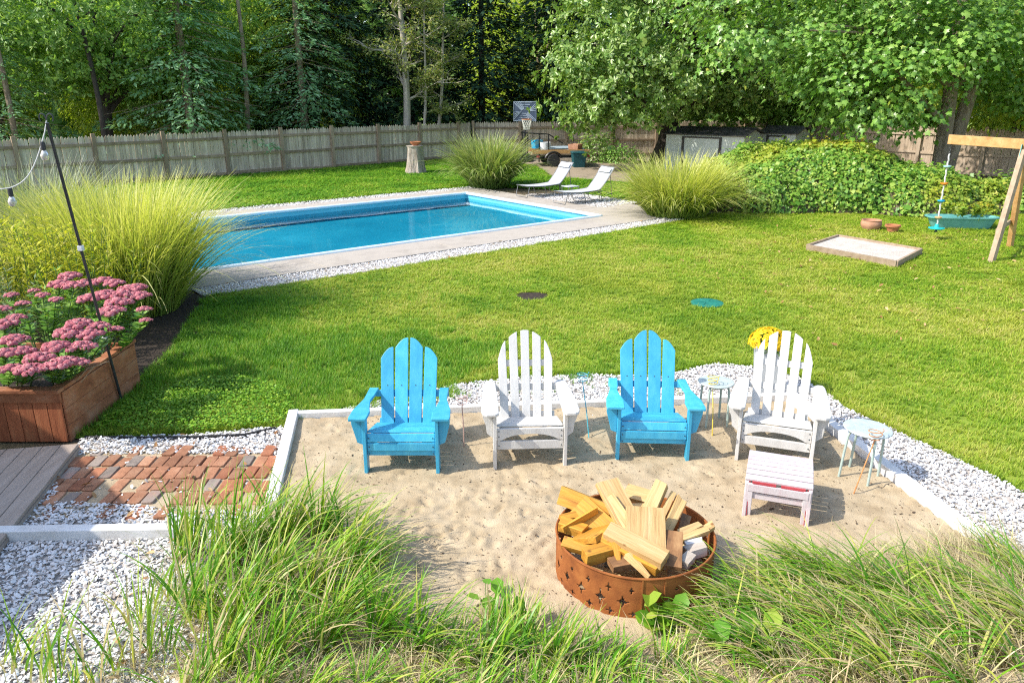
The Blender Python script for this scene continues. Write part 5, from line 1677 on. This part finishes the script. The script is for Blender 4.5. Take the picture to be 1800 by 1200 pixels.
for (x, y, r, n_, h_, az, ln) in cl:
    a = rng.uniform(0, 2 * PI, n_); rr = r * np.sqrt(rng.random(n_))
    base = np.stack([x + rr * np.cos(a), y + rr * np.sin(a), np.full(n_, .01)], 1)
    right = x > .55
    az_ = np.where(rng.random(n_) < (.85 if right else .66), az + rng.normal(0, .32 if right else .5, n_), a)
    lean = np.clip(rng.normal(ln, .28 if right else .36, n_), .1, 2.1)
    if right: h_ = h_ * .98; lean = lean + .22
    if y < 3.32: h_ = h_ * .62
    elif abs(x - .25) < .75 and y < 4: h_ = h_ * .78
    V, F, k = blades(base, h_ * rng.uniform(.5, 1.15, n_), az_, lean, rng.uniform(.008, .0195, n_), 7, 1.3)
    V[:, 2] = np.maximum(V[:, 2], .012)
    tone = rng.random(n_)
    rnd = np.where(tone < (.60 if x > 1.7 else .66 if x > .55 else .76), rng.uniform(0, .60, n_), rng.uniform(.6, 1, n_))
    rnd = np.clip(rep(rnd, k) + np.tile(np.repeat(np.array([.42, .18, .0, -.04, 0, .04, .1, .2]), 2), n_), 0, 1)
    BV.append(V); BF.append(F + off); BR.append(rnd); off += len(V)
o = link('beach_grass', np_mesh('beach_grass', np.concatenate(BV), np.concatenate(BF), M['beach'], {'rnd': np.concatenate(BR)}))
tag(o, 'long arching beach grass along the foreground', 'grass', kind='stuff')
# straw thatch under it
TV = []; TF = []; TR = []; off = 0
for (x, y, r, n_, h_, az, ln) in cl:
    m_ = int(n_ * .8)
    base = np.stack([x + rng.normal(0, .17, m_), y + rng.normal(0, .15, m_), np.full(m_, .02)], 1)
    V, F, k = blades(base, rng.uniform(.12, .32, m_), rng.uniform(0, 2 * PI, m_), rng.uniform(1.2, 1.75, m_), rng.uniform(.003, .007, m_), 3, 1.0)
    V[:, 2] = np.maximum(V[:, 2], .02)
    TV.append(V); TF.append(F + off); TR.append(rep(rng.random(m_), k)); off += len(V)
m_ = 2600
pe = scatter_poly([(P(u, v).x, P(u, v).y) for u, v in ((300, 1010), (480, 960), (640, 1030), (720, 1110), (1080, 1150), (1260, 1130), (1400, 1300), (200, 1300), (230, 1150))], m_)
base = np.stack([pe[:, 0], pe[:, 1], np.full(m_, .02)], 1)
V, F, k = blades(base, rng.uniform(.10, .30, m_), rng.uniform(0, 2 * PI, m_), rng.uniform(1.0, 1.75, m_), rng.uniform(.003, .007, m_), 3, 1.0)
V[:, 2] = np.maximum(V[:, 2], .02)
TV.append(V); TF.append(F + off); TR.append(rep(rng.random(m_), k)); off += len(V)
# extra straw at the right
m_ = 3200
ext = [(P(u, v).x, P(u, v).y) for u, v in ((1560, 1000), (1700, 960), (1810, 980), (1880, 1150), (1700, 1230), (1380, 1230), (1250, 1130), (1400, 1060))]
pe = scatter_poly(ext, m_)
base = np.stack([pe[:, 0], pe[:, 1], np.full(m_, .03)], 1)
V, F, k = blades(base, rng.uniform(.15, .42, m_), 2.4 + rng.normal(0, .8, m_), rng.uniform(.8, 1.7, m_), rng.uniform(.003, .007, m_), 3, 1.1)
V[:, 2] = np.maximum(V[:, 2], .02)
TV.append(V); TF.append(F + off); TR.append(rep(rng.random(m_), k)); off += len(V)
o = link('straw_thatch', np_mesh('straw_thatch', np.concatenate(TV), np.concatenate(TF), M['thatch'], {'rnd': np.concatenate(TR)}))
tag(o, 'dry straw thatch at the feet of the beach grass', 'straw', kind='stuff')

# broad-leaved weeds
for i, (u, v, s, nl, lab) in enumerate(((1160, 1110, .14, 26, 'broad leaved green weed in front of the fire ring'), (1330, 1160, .16, 20, 'broad leaved yellow green weed at the bottom right of centre'),
                                  (855, 1070, .12, 5, 'single upright broad leaf weed left of the fire ring'), (1260, 1150, .13, 18, 'broad leaved weed between fire ring and right grass'), (935, 1110, .13, 6, 'low broad leaf weed left below the fire ring'))):
    q = P(u, v)
    t = empty('weed', q, 0, lab, 'weed')
    a = rng.uniform(0, 2 * PI, nl); el = rng.uniform(.3, 1.1, nl)
    tp = np.stack([np.cos(a) * np.cos(el), np.sin(a) * np.cos(el), np.sin(el)], 1)
    nr = np.stack([-np.cos(a) * np.sin(el), -np.sin(a) * np.sin(el), np.cos(el)], 1) + rng.normal(0, .15, (nl, 3))
    pts = np.stack([rng.normal(0, .06, nl), rng.normal(0, .06, nl), rng.uniform(.02, .16, nl)], 1)
    V, F = stamp(pts, frames(nr, tp), rng.uniform(.6, 1.2, nl) * s, *LEAF_ROUND)
    link('leaves', np_mesh('leaves', V, F, M['broad'], {'rnd': rep(rng.random(nl), 6)}), t)
    m = MB()
    for k in range(nl): m.tube([(pts[k][0] * .3, pts[k][1] * .3, 0), tuple(pts[k])], .003, 4, cap=False)
    m.build('stems', M['stem'], t)

# debris on sand, fallen leaves on lawn and gravel
n = 4200
p = scatter_poly([(-1.9, 3.6), (3.2, 3.6), (3.2, 6.2), (2.6, 7.3), (-2.0, 6.9)], n)
zz = np.array([sandz(x, y) for x, y in p]) + .004
nr = rng.normal(0, .25, (n, 3)); nr[:, 2] = 1
V, F = stamp(np.stack([p[:, 0], p[:, 1], zz], 1), frames(nr, rng.normal(0, 1, (n, 3))), rng.gamma(2, .0045, n) + .006, *LEAF_OAK)
tag(link('debris', np_mesh('debris', V, F, M['debris'], {'rnd': rep(rng.random(n), 6)})), 'small twigs and leaf bits scattered on the sand', 'debris', kind='stuff')
n = 450
p = np.concatenate([scatter_poly([(4, 9), (9.5, 11), (10.5, 18.5), (6, 18), (3, 14)], 300), scatter_poly(gr_left, 70), scatter_poly(lawn_back, 50), scatter_poly(ns, 30)])
nr = rng.normal(0, .35, (n, 3)); nr[:, 2] = 1
V, F = stamp(np.stack([p[:, 0], p[:, 1], np.full(n, .05)], 1), frames(nr, rng.normal(0, 1, (n, 3))), rng.uniform(.04, .10, n), *LEAF_OAK)
tag(link('fallen_leaves', np_mesh('fallen_leaves', V, F, M['dry_leaf'], {'rnd': rep(rng.random(n), 6)})), 'dry fallen leaves scattered over lawn and gravel', 'leaves', kind='stuff')

# -------- ivy bank
def mound(x, y):
    """height of the ivy bank"""
    c = [(7.2, 21.8, 2.0, 1.6, 1.05), (9.2, 22.6, 2.6, 2.3, 1.65), (11.0, 21.6, 2.0, 2.0, 1.15), (8.6, 24.2, 3.0, 2.5, 1.5), (12.6, 21.6, 2.2, 1.6, .7), (14.8, 21.4, 2.2, 1.8, .7)]
    z = 0
    for cx, cy, rx, ry, h in c:
        q_ = ((x - cx) / rx) ** 2 + ((y - cy) / ry) ** 2
        z = np.maximum(z, h * np.sqrt(np.clip(1 - q_, 0, 1)))
    return z


n = 300000
p = np.stack([rng.uniform(5.0, 16, n), rng.uniform(19.0, 26, n)], 1)
p = p[mound(p[:, 0], p[:, 1]) > .03]
z0 = mound(p[:, 0], p[:, 1])
e = .05
gxv = (mound(p[:, 0] + e, p[:, 1]) - z0) / e; gyv = (mound(p[:, 0], p[:, 1] + e) - z0) / e
steep = np.sqrt(1 + np.clip(gxv, -4, 4) ** 2 + np.clip(gyv, -4, 4) ** 2)
kp = rng.random(len(p)) < steep / 4.2
p, z0, gxv, gyv = p[kp], z0[kp], gxv[kp], gyv[kp]
n = len(p)
nr = unit(np.stack([-np.clip(gxv, -3, 3), -np.clip(gyv, -3, 3), np.ones(n)], 1))
lump = (vnoise(p[:, 0], p[:, 1], 2.2, 31) - .5) * .9 + (rng.random(n) < .04) * rng.uniform(0, .5, n)
pts = np.stack([p[:, 0], p[:, 1], z0], 1) + nr * (rng.uniform(-.12, .08, n) + lump * .5)[:, None]
pts[:, 2] = np.maximum(pts[:, 2], .03)
ln = nr * .5 + np.array([-.1, -.25, .55]) + rng.normal(0, .38, (n, 3))
V, F = stamp(pts, frames(ln, np.array([0, -.4, -.6]) + rng.normal(0, .6, (n, 3))), rng.gamma(6, .0125, n) + .02, *LEAF_IVY)
tag(link('ivy', np_mesh('ivy', V, F, M['ivy_leaf'], {'rnd': np.clip(rep(rng.beta(1.6, 1.6, n), 4), 0, 1)})), 'dense ivy bank with yellowing patches beside the lawn', 'ivy', kind='stuff')
gx_ = np.linspace(5, 16.5, 70); gy_ = np.linspace(19, 26.5, 50)
GX, GY = np.meshgrid(gx_, gy_)
GZ = mound(GX.ravel(), GY.ravel()).reshape(GX.shape) - .14
ii = np.arange(GX.size).reshape(GX.shape)
F = np.stack([ii[:-1, :-1].ravel(), ii[:-1, 1:].ravel(), ii[1:, 1:].ravel(), ii[1:, :-1].ravel()], 1)
tag(link('bank', np_mesh('bank', np.stack([GX.ravel(), GY.ravel(), GZ.ravel()], 1), F, M['soil'], smooth=True)), 'soil bank under the ivy', 'bank', kind='structure')
leafy_plant('trough_plant', 'green leafy plants growing in the turquoise trough', 'plant', P(1687, 399) + Vector((0, .0, .22)), 26, .32, .5, None, .12, M['ivy_leaf'], 14, tmpl=LEAF_ROUND)


# -------- trees
def tree_skeleton(t, base_r, h, lean, limbs, mat, trunk_top=.75, name='trunk', wob=.25):
    m = MB()
    pts = []; rs = []
    K = 9
    for i in range(K):
        s = i / (K - 1)
        pts.append(Vector((lean[0] * s + wob * math.sin(3 * s + lean[1]), lean[1] * s + wob * math.cos(2.3 * s) - wob, h * trunk_top * s)))
        rs.append(base_r * (1.25 - .35 * min(1, s * 8)) * (1 - .62 * s))
    m.tube(pts, rs, 12)
    m.build('trunk', mat, t, smooth=True)
    if limbs:
        b = MB()
        for (c, s) in limbs:
            i = min(K - 1, max(1, int(s * (K - 1))))
            p0 = pts[i] - Vector((0, 0, .05)); c = Vector(c)
            mid = p0.lerp(c, .5) + Vector((0, 0, .12 * (c - p0).length))
            b.tube([p0, p0.lerp(mid, .6), mid, c], [rs[i] * .5, rs[i] * .38, rs[i] * .26, .02], 7, cap=False)
        b.build('branches', mat, t, smooth=True)
    return pts


def crown_points(lobes, nclump, nleaf, cr, inner=.45, ros=1):
    P_, N_, T_ = [], [], []
    wts = np.array([max(1e-3, (l[1][0] * l[1][1] + l[1][0] * l[1][2] + l[1][1] * l[1][2])) for l in lobes]); wts = wts / wts.sum()
    cents = []
    for (c, r), wv__ in zip(lobes, wts):
        k = max(3, int(nclump * wv__))
        d = unit(rng.normal(0, 1, (k, 3)))
        f = rng.uniform(inner, 1, (k, 1)) ** .6
        cc = np.array(c) + d * np.array(r) * f
        cents.append((cc, d))
    cc = np.concatenate([a for a, _ in cents]); dd_ = np.concatenate([b for _, b in cents])
    if ros > 1:      # leaves radiate in whorls from twig tips
        k = max(1, nleaf // ros)
        to = rng.normal(0, 1, (len(cc) * k, 3)) * np.array([cr, cr, cr * .6])
        tips = np.repeat(cc, k, 0) + to
        ax = unit(np.repeat(dd_, k, 0) * .6 + unit(to) * .5 + np.array([-.15, -.1, .35]) + rng.normal(0, .3, to.shape))
        n = len(tips) * ros
        A_ = np.repeat(ax, ros, 0)
        rd = rng.normal(0, 1, (n, 3)); rd = unit(rd - A_ * np.sum(rd * A_, 1, keepdims=True))
        tp = unit(rd + A_ * rng.uniform(.1, .7, (n, 1)) + np.array([0, 0, -.25]))
        nr = A_ + rng.normal(0, .22, (n, 3)) - tp * np.sum(A_ * tp, 1, keepdims=True)
        return np.repeat(tips, ros, 0) + tp * .02, nr, tp, cc
    n = len(cc) * nleaf
    off = rng.normal(0, 1, (n, 3)) * np.array([cr, cr, cr * .55])
    C_ = np.repeat(cc, nleaf, 0); D_ = np.repeat(dd_, nleaf, 0)
    pts = C_ + off
    nr = D_ * .55 + np.array([-.15, -.1, .75]) + rng.normal(0, .42, (n, 3)) + unit(off) * .25
    tp = unit(off) * .7 + D_ * .4 + np.array([0, 0, -.55]) + rng.normal(0, .25, (n, 3))
    return pts, nr, tp, cc


def leafy_tree(label, loc, h, base_r, lobes, nclump, nleaf, cr, lsize, tmpl, mat, bark, lean=(0, 0), name='tree', twin=None, inner=.45, nlimb=14, group=None, wob=.25, tt=.75, ros=1):
    t = empty(name, loc, rng.uniform(0, .01), label, 'tree', group)
    pts, nr, tp, cc = crown_points(lobes, nclump, nleaf, cr, inner, ros)
    limbs = []
    if nlimb:
        sel = rng.choice(len(cc), min(nlimb, len(cc)), replace=False)
        for i in sel:
            limbs.append((tuple(cc[i]), float(np.clip(cc[i][2] / (h * tt) * .75, .3, .95))))
    tree_skeleton(t, base_r, h, lean, limbs, bark, tt, wob=wob)
    if twin:
        tree_skeleton(t, base_r * .95, h, twin, None, bark, tt, wob=wob)
    pts[:, 2] = np.maximum(pts[:, 2], .15)
    n = len(pts)
    V, F = stamp(pts, frames(nr, tp), rng.uniform(.65, 1.25, n) * lsize, *tmpl)
    link('crown', np_mesh('crown', V, F, mat, {'rnd': np.clip(rep(rng.beta(2, 2, n), len(tmpl[0])), 0, 1)}), t)
    return t


def copy_tree(src, loc, rz, sc, label, group=None):
    r = src.copy(); C.objects.link(r)
    r.location = loc; r.rotation_euler = (0, 0, rz); r.scale = (sc, sc, sc)
    r['label'] = label
    for ch in src.children:
        c = ch.copy(); C.objects.link(c); c.parent = r
    return r


# the big oak over the trailer
leafy_tree('large broad oak with pale green leaves over the trailer and shed', (6.3, 33.6, 0), 10.5, .42,
           [((-.3, -.4, 5.8), (4.7, 4.6, 4.2)), ((-3.4, -1.6, 3.3), (2.0, 2.0, 1.7)), ((2.2, -1.6, 4.3), (3.0, 2.4, 1.9)), ((-1.6, -2.6, 3.4), (2.6, 1.8, 1.6)), ((-3.3, -2.2, 1.9), (1.0, 1.0, .8)), ((1, 0, 8.5), (4.5, 4, 2.4))],
           520, 126, .38, .19, LEAF_OAK, M['oak_leaf'], M['bark_dark'], (1.0, .2), 'oak_tree', ros=9, nlimb=26, inner=.62)
# the maple at the right
leafy_tree('maple with twin mottled trunks and broad leaves behind the ivy', (13.35, 24.3, 0), 11.5, .29,
           [((-.6, .2, 6.8), (4.6, 3.8, 3.4)), ((-2.9, -1.0, 3.5), (2.5, 2.0, 1.75)), ((-5.6, -.2, 5.3), (2.9, 2.4, 2.0)), ((2.4, .2, 4.6), (2.6, 2.6, 2.0)), ((-1.6, -2.0, 4.6), (2.0, 1.4, 1.1)), ((3.8, 1.5, 3.4), (2.2, 1.6, 1.4))],
           600, 54, .38, .135, LEAF_MAPLE, M['maple_leaf'], M['bark'], (-.5, .1), 'maple_tree', twin=(1.5, .6), wob=.12, inner=.66)
# second broad-leaved tree behind the sheds
leafy_tree('dense dark leafed tree filling the gap behind the sheds', (11.8, 36.5, 0), 12, .32, [((0, 0, 5.6), (4.8, 3.8, 4.4)), ((-2, -1, 3.2), (3, 2.4, 2)), ((0, 0, 9), (3.5, 3.5, 2.5))], 300, 90, .5, .22, LEAF_OAK, M['wood_leaf'], M['bark_dark'], (.3, 0), ros=6)
leafy_tree('mid green tree behind the maple at the right edge', (19.0, 30.0, 0), 12, .30, [((0, 0, 6.2), (4.6, 4.2, 4.2)), ((-1.5, -2, 3.8), (3, 2.4, 1.8))], 280, 80, .5, .20, LEAF_OAK, M['bright_leaf'], M['bark_dark'], (.3, 0))
leafy_tree('dark leafed tree far behind the maple', (17.0, 37.0, 0), 13, .30, [((0, 0, 6.5), (5, 4.2, 5)), ((-1.5, -1, 3.2), (4, 3, 2.2))], 280, 46, .6, .36, LEAF_OAK, M['wood_leaf'], M['bark_dark'], (.3, 0))

# conifers
def conifer(label, loc, h, r, mat, nwh, nbr, ns_, lsize, droop=.28, bark=None, name='spruce_tree', z0=.5, wid=.16):
    t = empty(name, loc, rng.uniform(0, 6), label, 'tree')
    tree_skeleton(t, .22, h, (0, 0), None, bark or M['bark_dark'], 1.0, wob=.02)
    P_ = []; N_ = []; T_ = []
    br = MB()
    for i in range(nwh):
        s = i / nwh
        z = z0 + (h - z0) * s
        L = r * (1 - s) ** .75 + .25
        for k in range(nbr):
            a = 2 * PI * (k + rng.random()) / nbr + i * .7
            l = L * rng.uniform(.7, 1.1)
            zz0 = z + rng.uniform(-.2, .2)
            d = np.array([math.cos(a), math.sin(a)])
            sd_ = np.array([-d[1], d[0]])
            tip = zz0 - droop * l + .1 * l
            if rng.random() < .5: br.tube([(0, 0, zz0), (d[0] * l * .5, d[1] * l * .5, zz0 - droop * l * .35), (d[0] * l * .95, d[1] * l * .95, tip)], [.03, .02, .006], 4, cap=False)
            m_ = int(ns_ * l / r) + 5
            q_ = np.sqrt(rng.random(m_)) * .85 + .15
            off = rng.normal(0, 1, m_) * wid * l * (1.15 - q_ * .8)
            x = d[0] * l * q_ + sd_[0] * off; y = d[1] * l * q_ + sd_[1] * off
            zz = zz0 - droop * l * q_ ** 1.6 - np.abs(off) * .35 + rng.normal(0, .04, m_)
            P_.append(np.stack([x, y, zz], 1))
            sg = np.sign(off)
            T_.append(np.stack([d[0] * .8 + sd_[0] * sg * .7, d[1] * .8 + sd_[1] * sg * .7, np.full(m_, -.45)], 1) + rng.normal(0, .2, (m_, 3)))
            N_.append(np.stack([d[0] * .25 + rng.normal(0, .3, m_), d[1] * .25 + rng.normal(0, .3, m_), np.full(m_, 1.0)], 1))
    br.build('branches', bark or M['bark_dark'], t)
    P_ = np.concatenate(P_); n = len(P_)
    P_[:, 2] = np.maximum(P_[:, 2], .05)
    V, F = stamp(P_, frames(np.concatenate(N_), np.concatenate(T_)), rng.uniform(.6, 1.25, n) * lsize, *LEAF_SPRAY)
    link('crown', np_mesh('crown', V, F, mat, {'rnd': rep(rng.beta(2, 2, n), 4)}), t)
    return t


sp = conifer('dark spruce behind the fence left of the pale saplings', (-8.6, 38.2, 0), 12, 3.6, M['spruce_leaf'], 25, 12, 66, .34)
copy_tree(sp, (-5.2, 41.2, 0), 1.1, 1.06, 'dark spruce directly behind the pale saplings')
copy_tree(sp, (-1.6, 42.6, 0), 2.3, 1.0, 'dark spruce between pale saplings and basketball hoop')
copy_tree(sp, (2.4, 44.6, 0), 3.9, 1.1, 'dark spruce behind the basketball hoop')
copy_tree(sp, (-11.4, 41.5, 0), 5.0, 1.1, 'dark spruce deep in the wood left of the others')
hm = conifer('blue green hemlock with feathery drooping sprays behind the fence', (-12.9, 31.8, 0), 10, 3.3, M['feather_leaf'], 15, 9, 95, .25, .30, M['bark'], 'hemlock_tree', 2.0, .2)
copy_tree(hm, (-19.0, 29.0, 0), 2.0, .78, 'blue green hemlock at the far left edge')
copy_tree(hm, (-9.3, 35.6, 0), 4.1, .95, 'blue green hemlock beside the dark spruce')

# left wood
wt = leafy_tree('tall dark leafed tree with dark trunk behind the left fence', (-16.2, 31.2, 0), 10.5, .26, [((0, 0, 6.4), (4.0, 3.6, 3.2)), ((-1, -1, 4.2), (2.6, 2.2, 1.4)), ((1.5, 1, 3.6), (2.2, 2, 1.3))], 330, 84, .45, .18, LEAF_OAK, M['wood_leaf'], M['bark_dark'], (.3, .2), tt=.85, ros=6)
copy_tree(wt, (-21.8, 33.5, 0), 1.7, .8, 'tall dark leafed tree at the left edge of the wood')
copy_tree(wt, (-14.8, 35.4, 0), 2.9, 1.1, 'tall dark leafed tree deeper in the left wood')
bt = leafy_tree('sunlit yellow green tree glowing behind the dark trunks', (-18.5, 39.5, 0), 10, .2, [((0, 0, 5.0), (4.2, 3.4, 4.0)), ((0, 0, 2.2), (3.6, 3, 1.6))], 300, 50, .5, .22, LEAF_OAK, M['bright_leaf'], M['bark'], (.2, .1))
copy_tree(bt, (-13.0, 42.5, 0), 2.0, 1.1, 'sunlit yellow green tree behind the hemlock')
copy_tree(bt, (-26.0, 36.5, 0), 3.3, 1.1, 'sunlit yellow green tree at the far left background')
copy_tree(bt, (-16.0, 36.6, 0), 1.2, .9, 'sunlit yellow green tree between the dark trunks')
copy_tree(bt, (-10.6, 39.4, 0), 2.8, .95, 'sunlit yellow green tree left of the dark spruces')
copy_tree(bt, (22.5, 37.5, 0), 4.3, 1.2, 'sunlit yellow green tree at the far right background')
copy_tree(bt, (1.5, 50.0, 0), 5.3, 1.2, 'sunlit yellow green tree above the basketball hoop')
for i, (x, y, hh, lab) in enumerate(((-15.2, 29.2, 5, 'slim bare trunk just behind the left fence'), (-17.9, 28.2, 6, 'slim pale trunk at the left behind the fence'), (-11.3, 33.2, 6, 'slim bare trunk beside the hemlock'))):
    t = empty('slim_tree', (x, y, 0), 0, lab, 'tree')
    tree_skeleton(t, .13, hh * 1.6, (random.uniform(-.4, .4), .2), None, M['bark'] if i else M['bark_dark'], 1.0)


# pale saplings with sparse leaves
def sapling(label, loc, h, r0, lean, nb_):
    t = empty('sapling', loc, 0, label, 'tree')
    m = MB(); K = 8
    pts = [Vector((lean * s + .12 * math.sin(5 * s), .1 * math.cos(4 * s), h * s)) for s in np.linspace(0, 1, K)]
    m.tube(pts, [r0 * (1 - .8 * i / K) for i in range(K)], 9)
    m.build('trunk', M['bark_pale'], t, smooth=True)
    b = MB(); lp = []; ld = []
    def grow(p0, d, L, r, lev):
        d = Vector(d).normalized()
        q_ = [p0]
        c = Vector(p0); dd__ = Vector(d)
        for i in range(4):
            dd__ = (dd__ + Vector((random.gauss(0, .16), random.gauss(0, .16), random.gauss(.02, .12)))).normalized()
            c = c + dd__ * L / 4
            q_.append(Vector(c))
            if lev < 2:
                for _ in range(2 if lev == 0 else 1):
                    if random.random() < .8:
                        s = Vector((random.gauss(0, 1), random.gauss(0, 1), random.gauss(.2, .5)))
                        grow(Vector(c), (dd__ * .8 + s * .6), L * .5, r * .45, lev + 1)
            if lev >= 1:
                for _ in range(3):
                    lp.append(tuple(c + Vector((random.gauss(0, .12), random.gauss(0, .12), random.gauss(-.05, .1))))); ld.append(tuple(dd__))
        b.tube(q_, [r, r * .75, r * .5, r * .35, r * .15], 5, cap=False)
    for i in range(nb_):
        s = .28 + .7 * i / nb_
        p0 = pts[min(K - 1, int(s * (K - 1)))]
        a = i * 2.4
        grow(Vector((p0.x, p0.y, h * s)), (math.cos(a), math.sin(a), .45), (1.9 if nb_ > 10 else 1.2) * (1.15 - .5 * s), r0 * .36, 0)
    b.build('branches', M['bark_pale'], t, smooth=True)
    lp = np.array(lp); n = len(lp)
    V, F = stamp(lp, frames(rng.normal(0, .5, (n, 3)) + np.array([0, 0, .8]), np.array(ld) + np.array([0, 0, -.5]) + rng.normal(0, .4, (n, 3))), rng.uniform(.10, .20, n), *LEAF_OAK)
    link('crown', np_mesh('crown', V, F, M['sparse_leaf'], {'rnd': rep(rng.random(n), 6)}), t)


sapling('tallest pale sapling with bare grey limbs behind the stump', (-5.0, 36.9, 0), 9.5, .20, .1, 14)
sapling('thin pale sapling just right of the tallest one', (-4.35, 37.2, 0), 7.5, .09, .6, 8)
sapling('thin leaning pale sapling rightmost of the three', (-3.75, 37.6, 0), 8, .10, .9, 9)

# shrubs along fence under the oak
def bush(label, loc, rx, ry, h, n, mat, lsize=.16, group=None):
    t = empty('shrub', loc, 0, label, 'shrub', group)
    d = unit(rng.normal(0, 1, (n, 3))); d[:, 2] = np.abs(d[:, 2])
    f = rng.uniform(.6, 1.05, (n, 1))
    pts = d * f * np.array([rx, ry, h])
    pts += rng.normal(0, .06, (n, 3)); pts[:, 2] = np.maximum(pts[:, 2], .03)
    V, F = stamp(pts, frames(d * .6 + np.array([0, 0, .6]) + rng.normal(0, .4, (n, 3)), d + np.array([0, 0, -.4]) + rng.normal(0, .4, (n, 3))), rng.uniform(.6, 1.2, n) * lsize, *LEAF_OAK)
    link('leaves', np_mesh('leaves', V, F, mat, {'rnd': rep(rng.random(n), 6)}), t)
    m = MB()
    for k in range(8): m.tube([(0, 0, 0), tuple(d[k] * np.array([rx, ry, h]) * .7)], .012, 4, cap=False)
    m.build('stems', M['bark_dark'], t)


bush('bright green low shrub in front of the back fence under the oak', (5.0, 35.6, 0), 1.1, .8, .75, 900, M['sedum_leaf'])
bush('dark shrub between storage bin and oak trunk', (3.9, 36.2, 0), 1.0, .9, 1.5, 1200, M['oak_leaf'])
bush('dark shrub beside the ivy and right fence', (14.6, 21.0, 0), 1.7, 1.1, 1.25, 1500, M['wood_leaf'])
bush('dark green shrub peeking over the fence below the hemlock', (-12.0, 32.2, 0), 1.8, 1.2, 2.4, 1500, M['wood_leaf'], .2)
bush('green vine tuft hanging over the fence by the spruce', (-8.1, 34.3, 0), .7, .5, 2.1, 500, M['ivy_leaf'], .16)

# far wood that reads as one mass
n = 36000
th = rng.uniform(-1.05, 1.05, n)
rr = rng.uniform(54, 66, n)
x = rr * np.sin(th); y = rr * np.cos(th)
zmax = 10 + 5 * vnoise(x, y, .12, 51)
z = rng.random(n) * zmax
pts = np.stack([x, y, z], 1)
nr = np.stack([-np.sin(th), -np.cos(th), np.full(n, .8)], 1) + rng.normal(0, .5, (n, 3))
V, F = stamp(pts, frames(nr, rng.normal(0, .6, (n, 3)) + np.array([0, 0, -.5])), rng.uniform(.95, 1.7, n), *LEAF_SPRAY)
tag(link('far_wood', np_mesh('far_wood', V, F, M['wood_leaf'], {'rnd': rep(rng.beta(2, 2.5, n), 4)})), 'dense far woodland closing the view behind the garden', 'wood', kind='stuff')
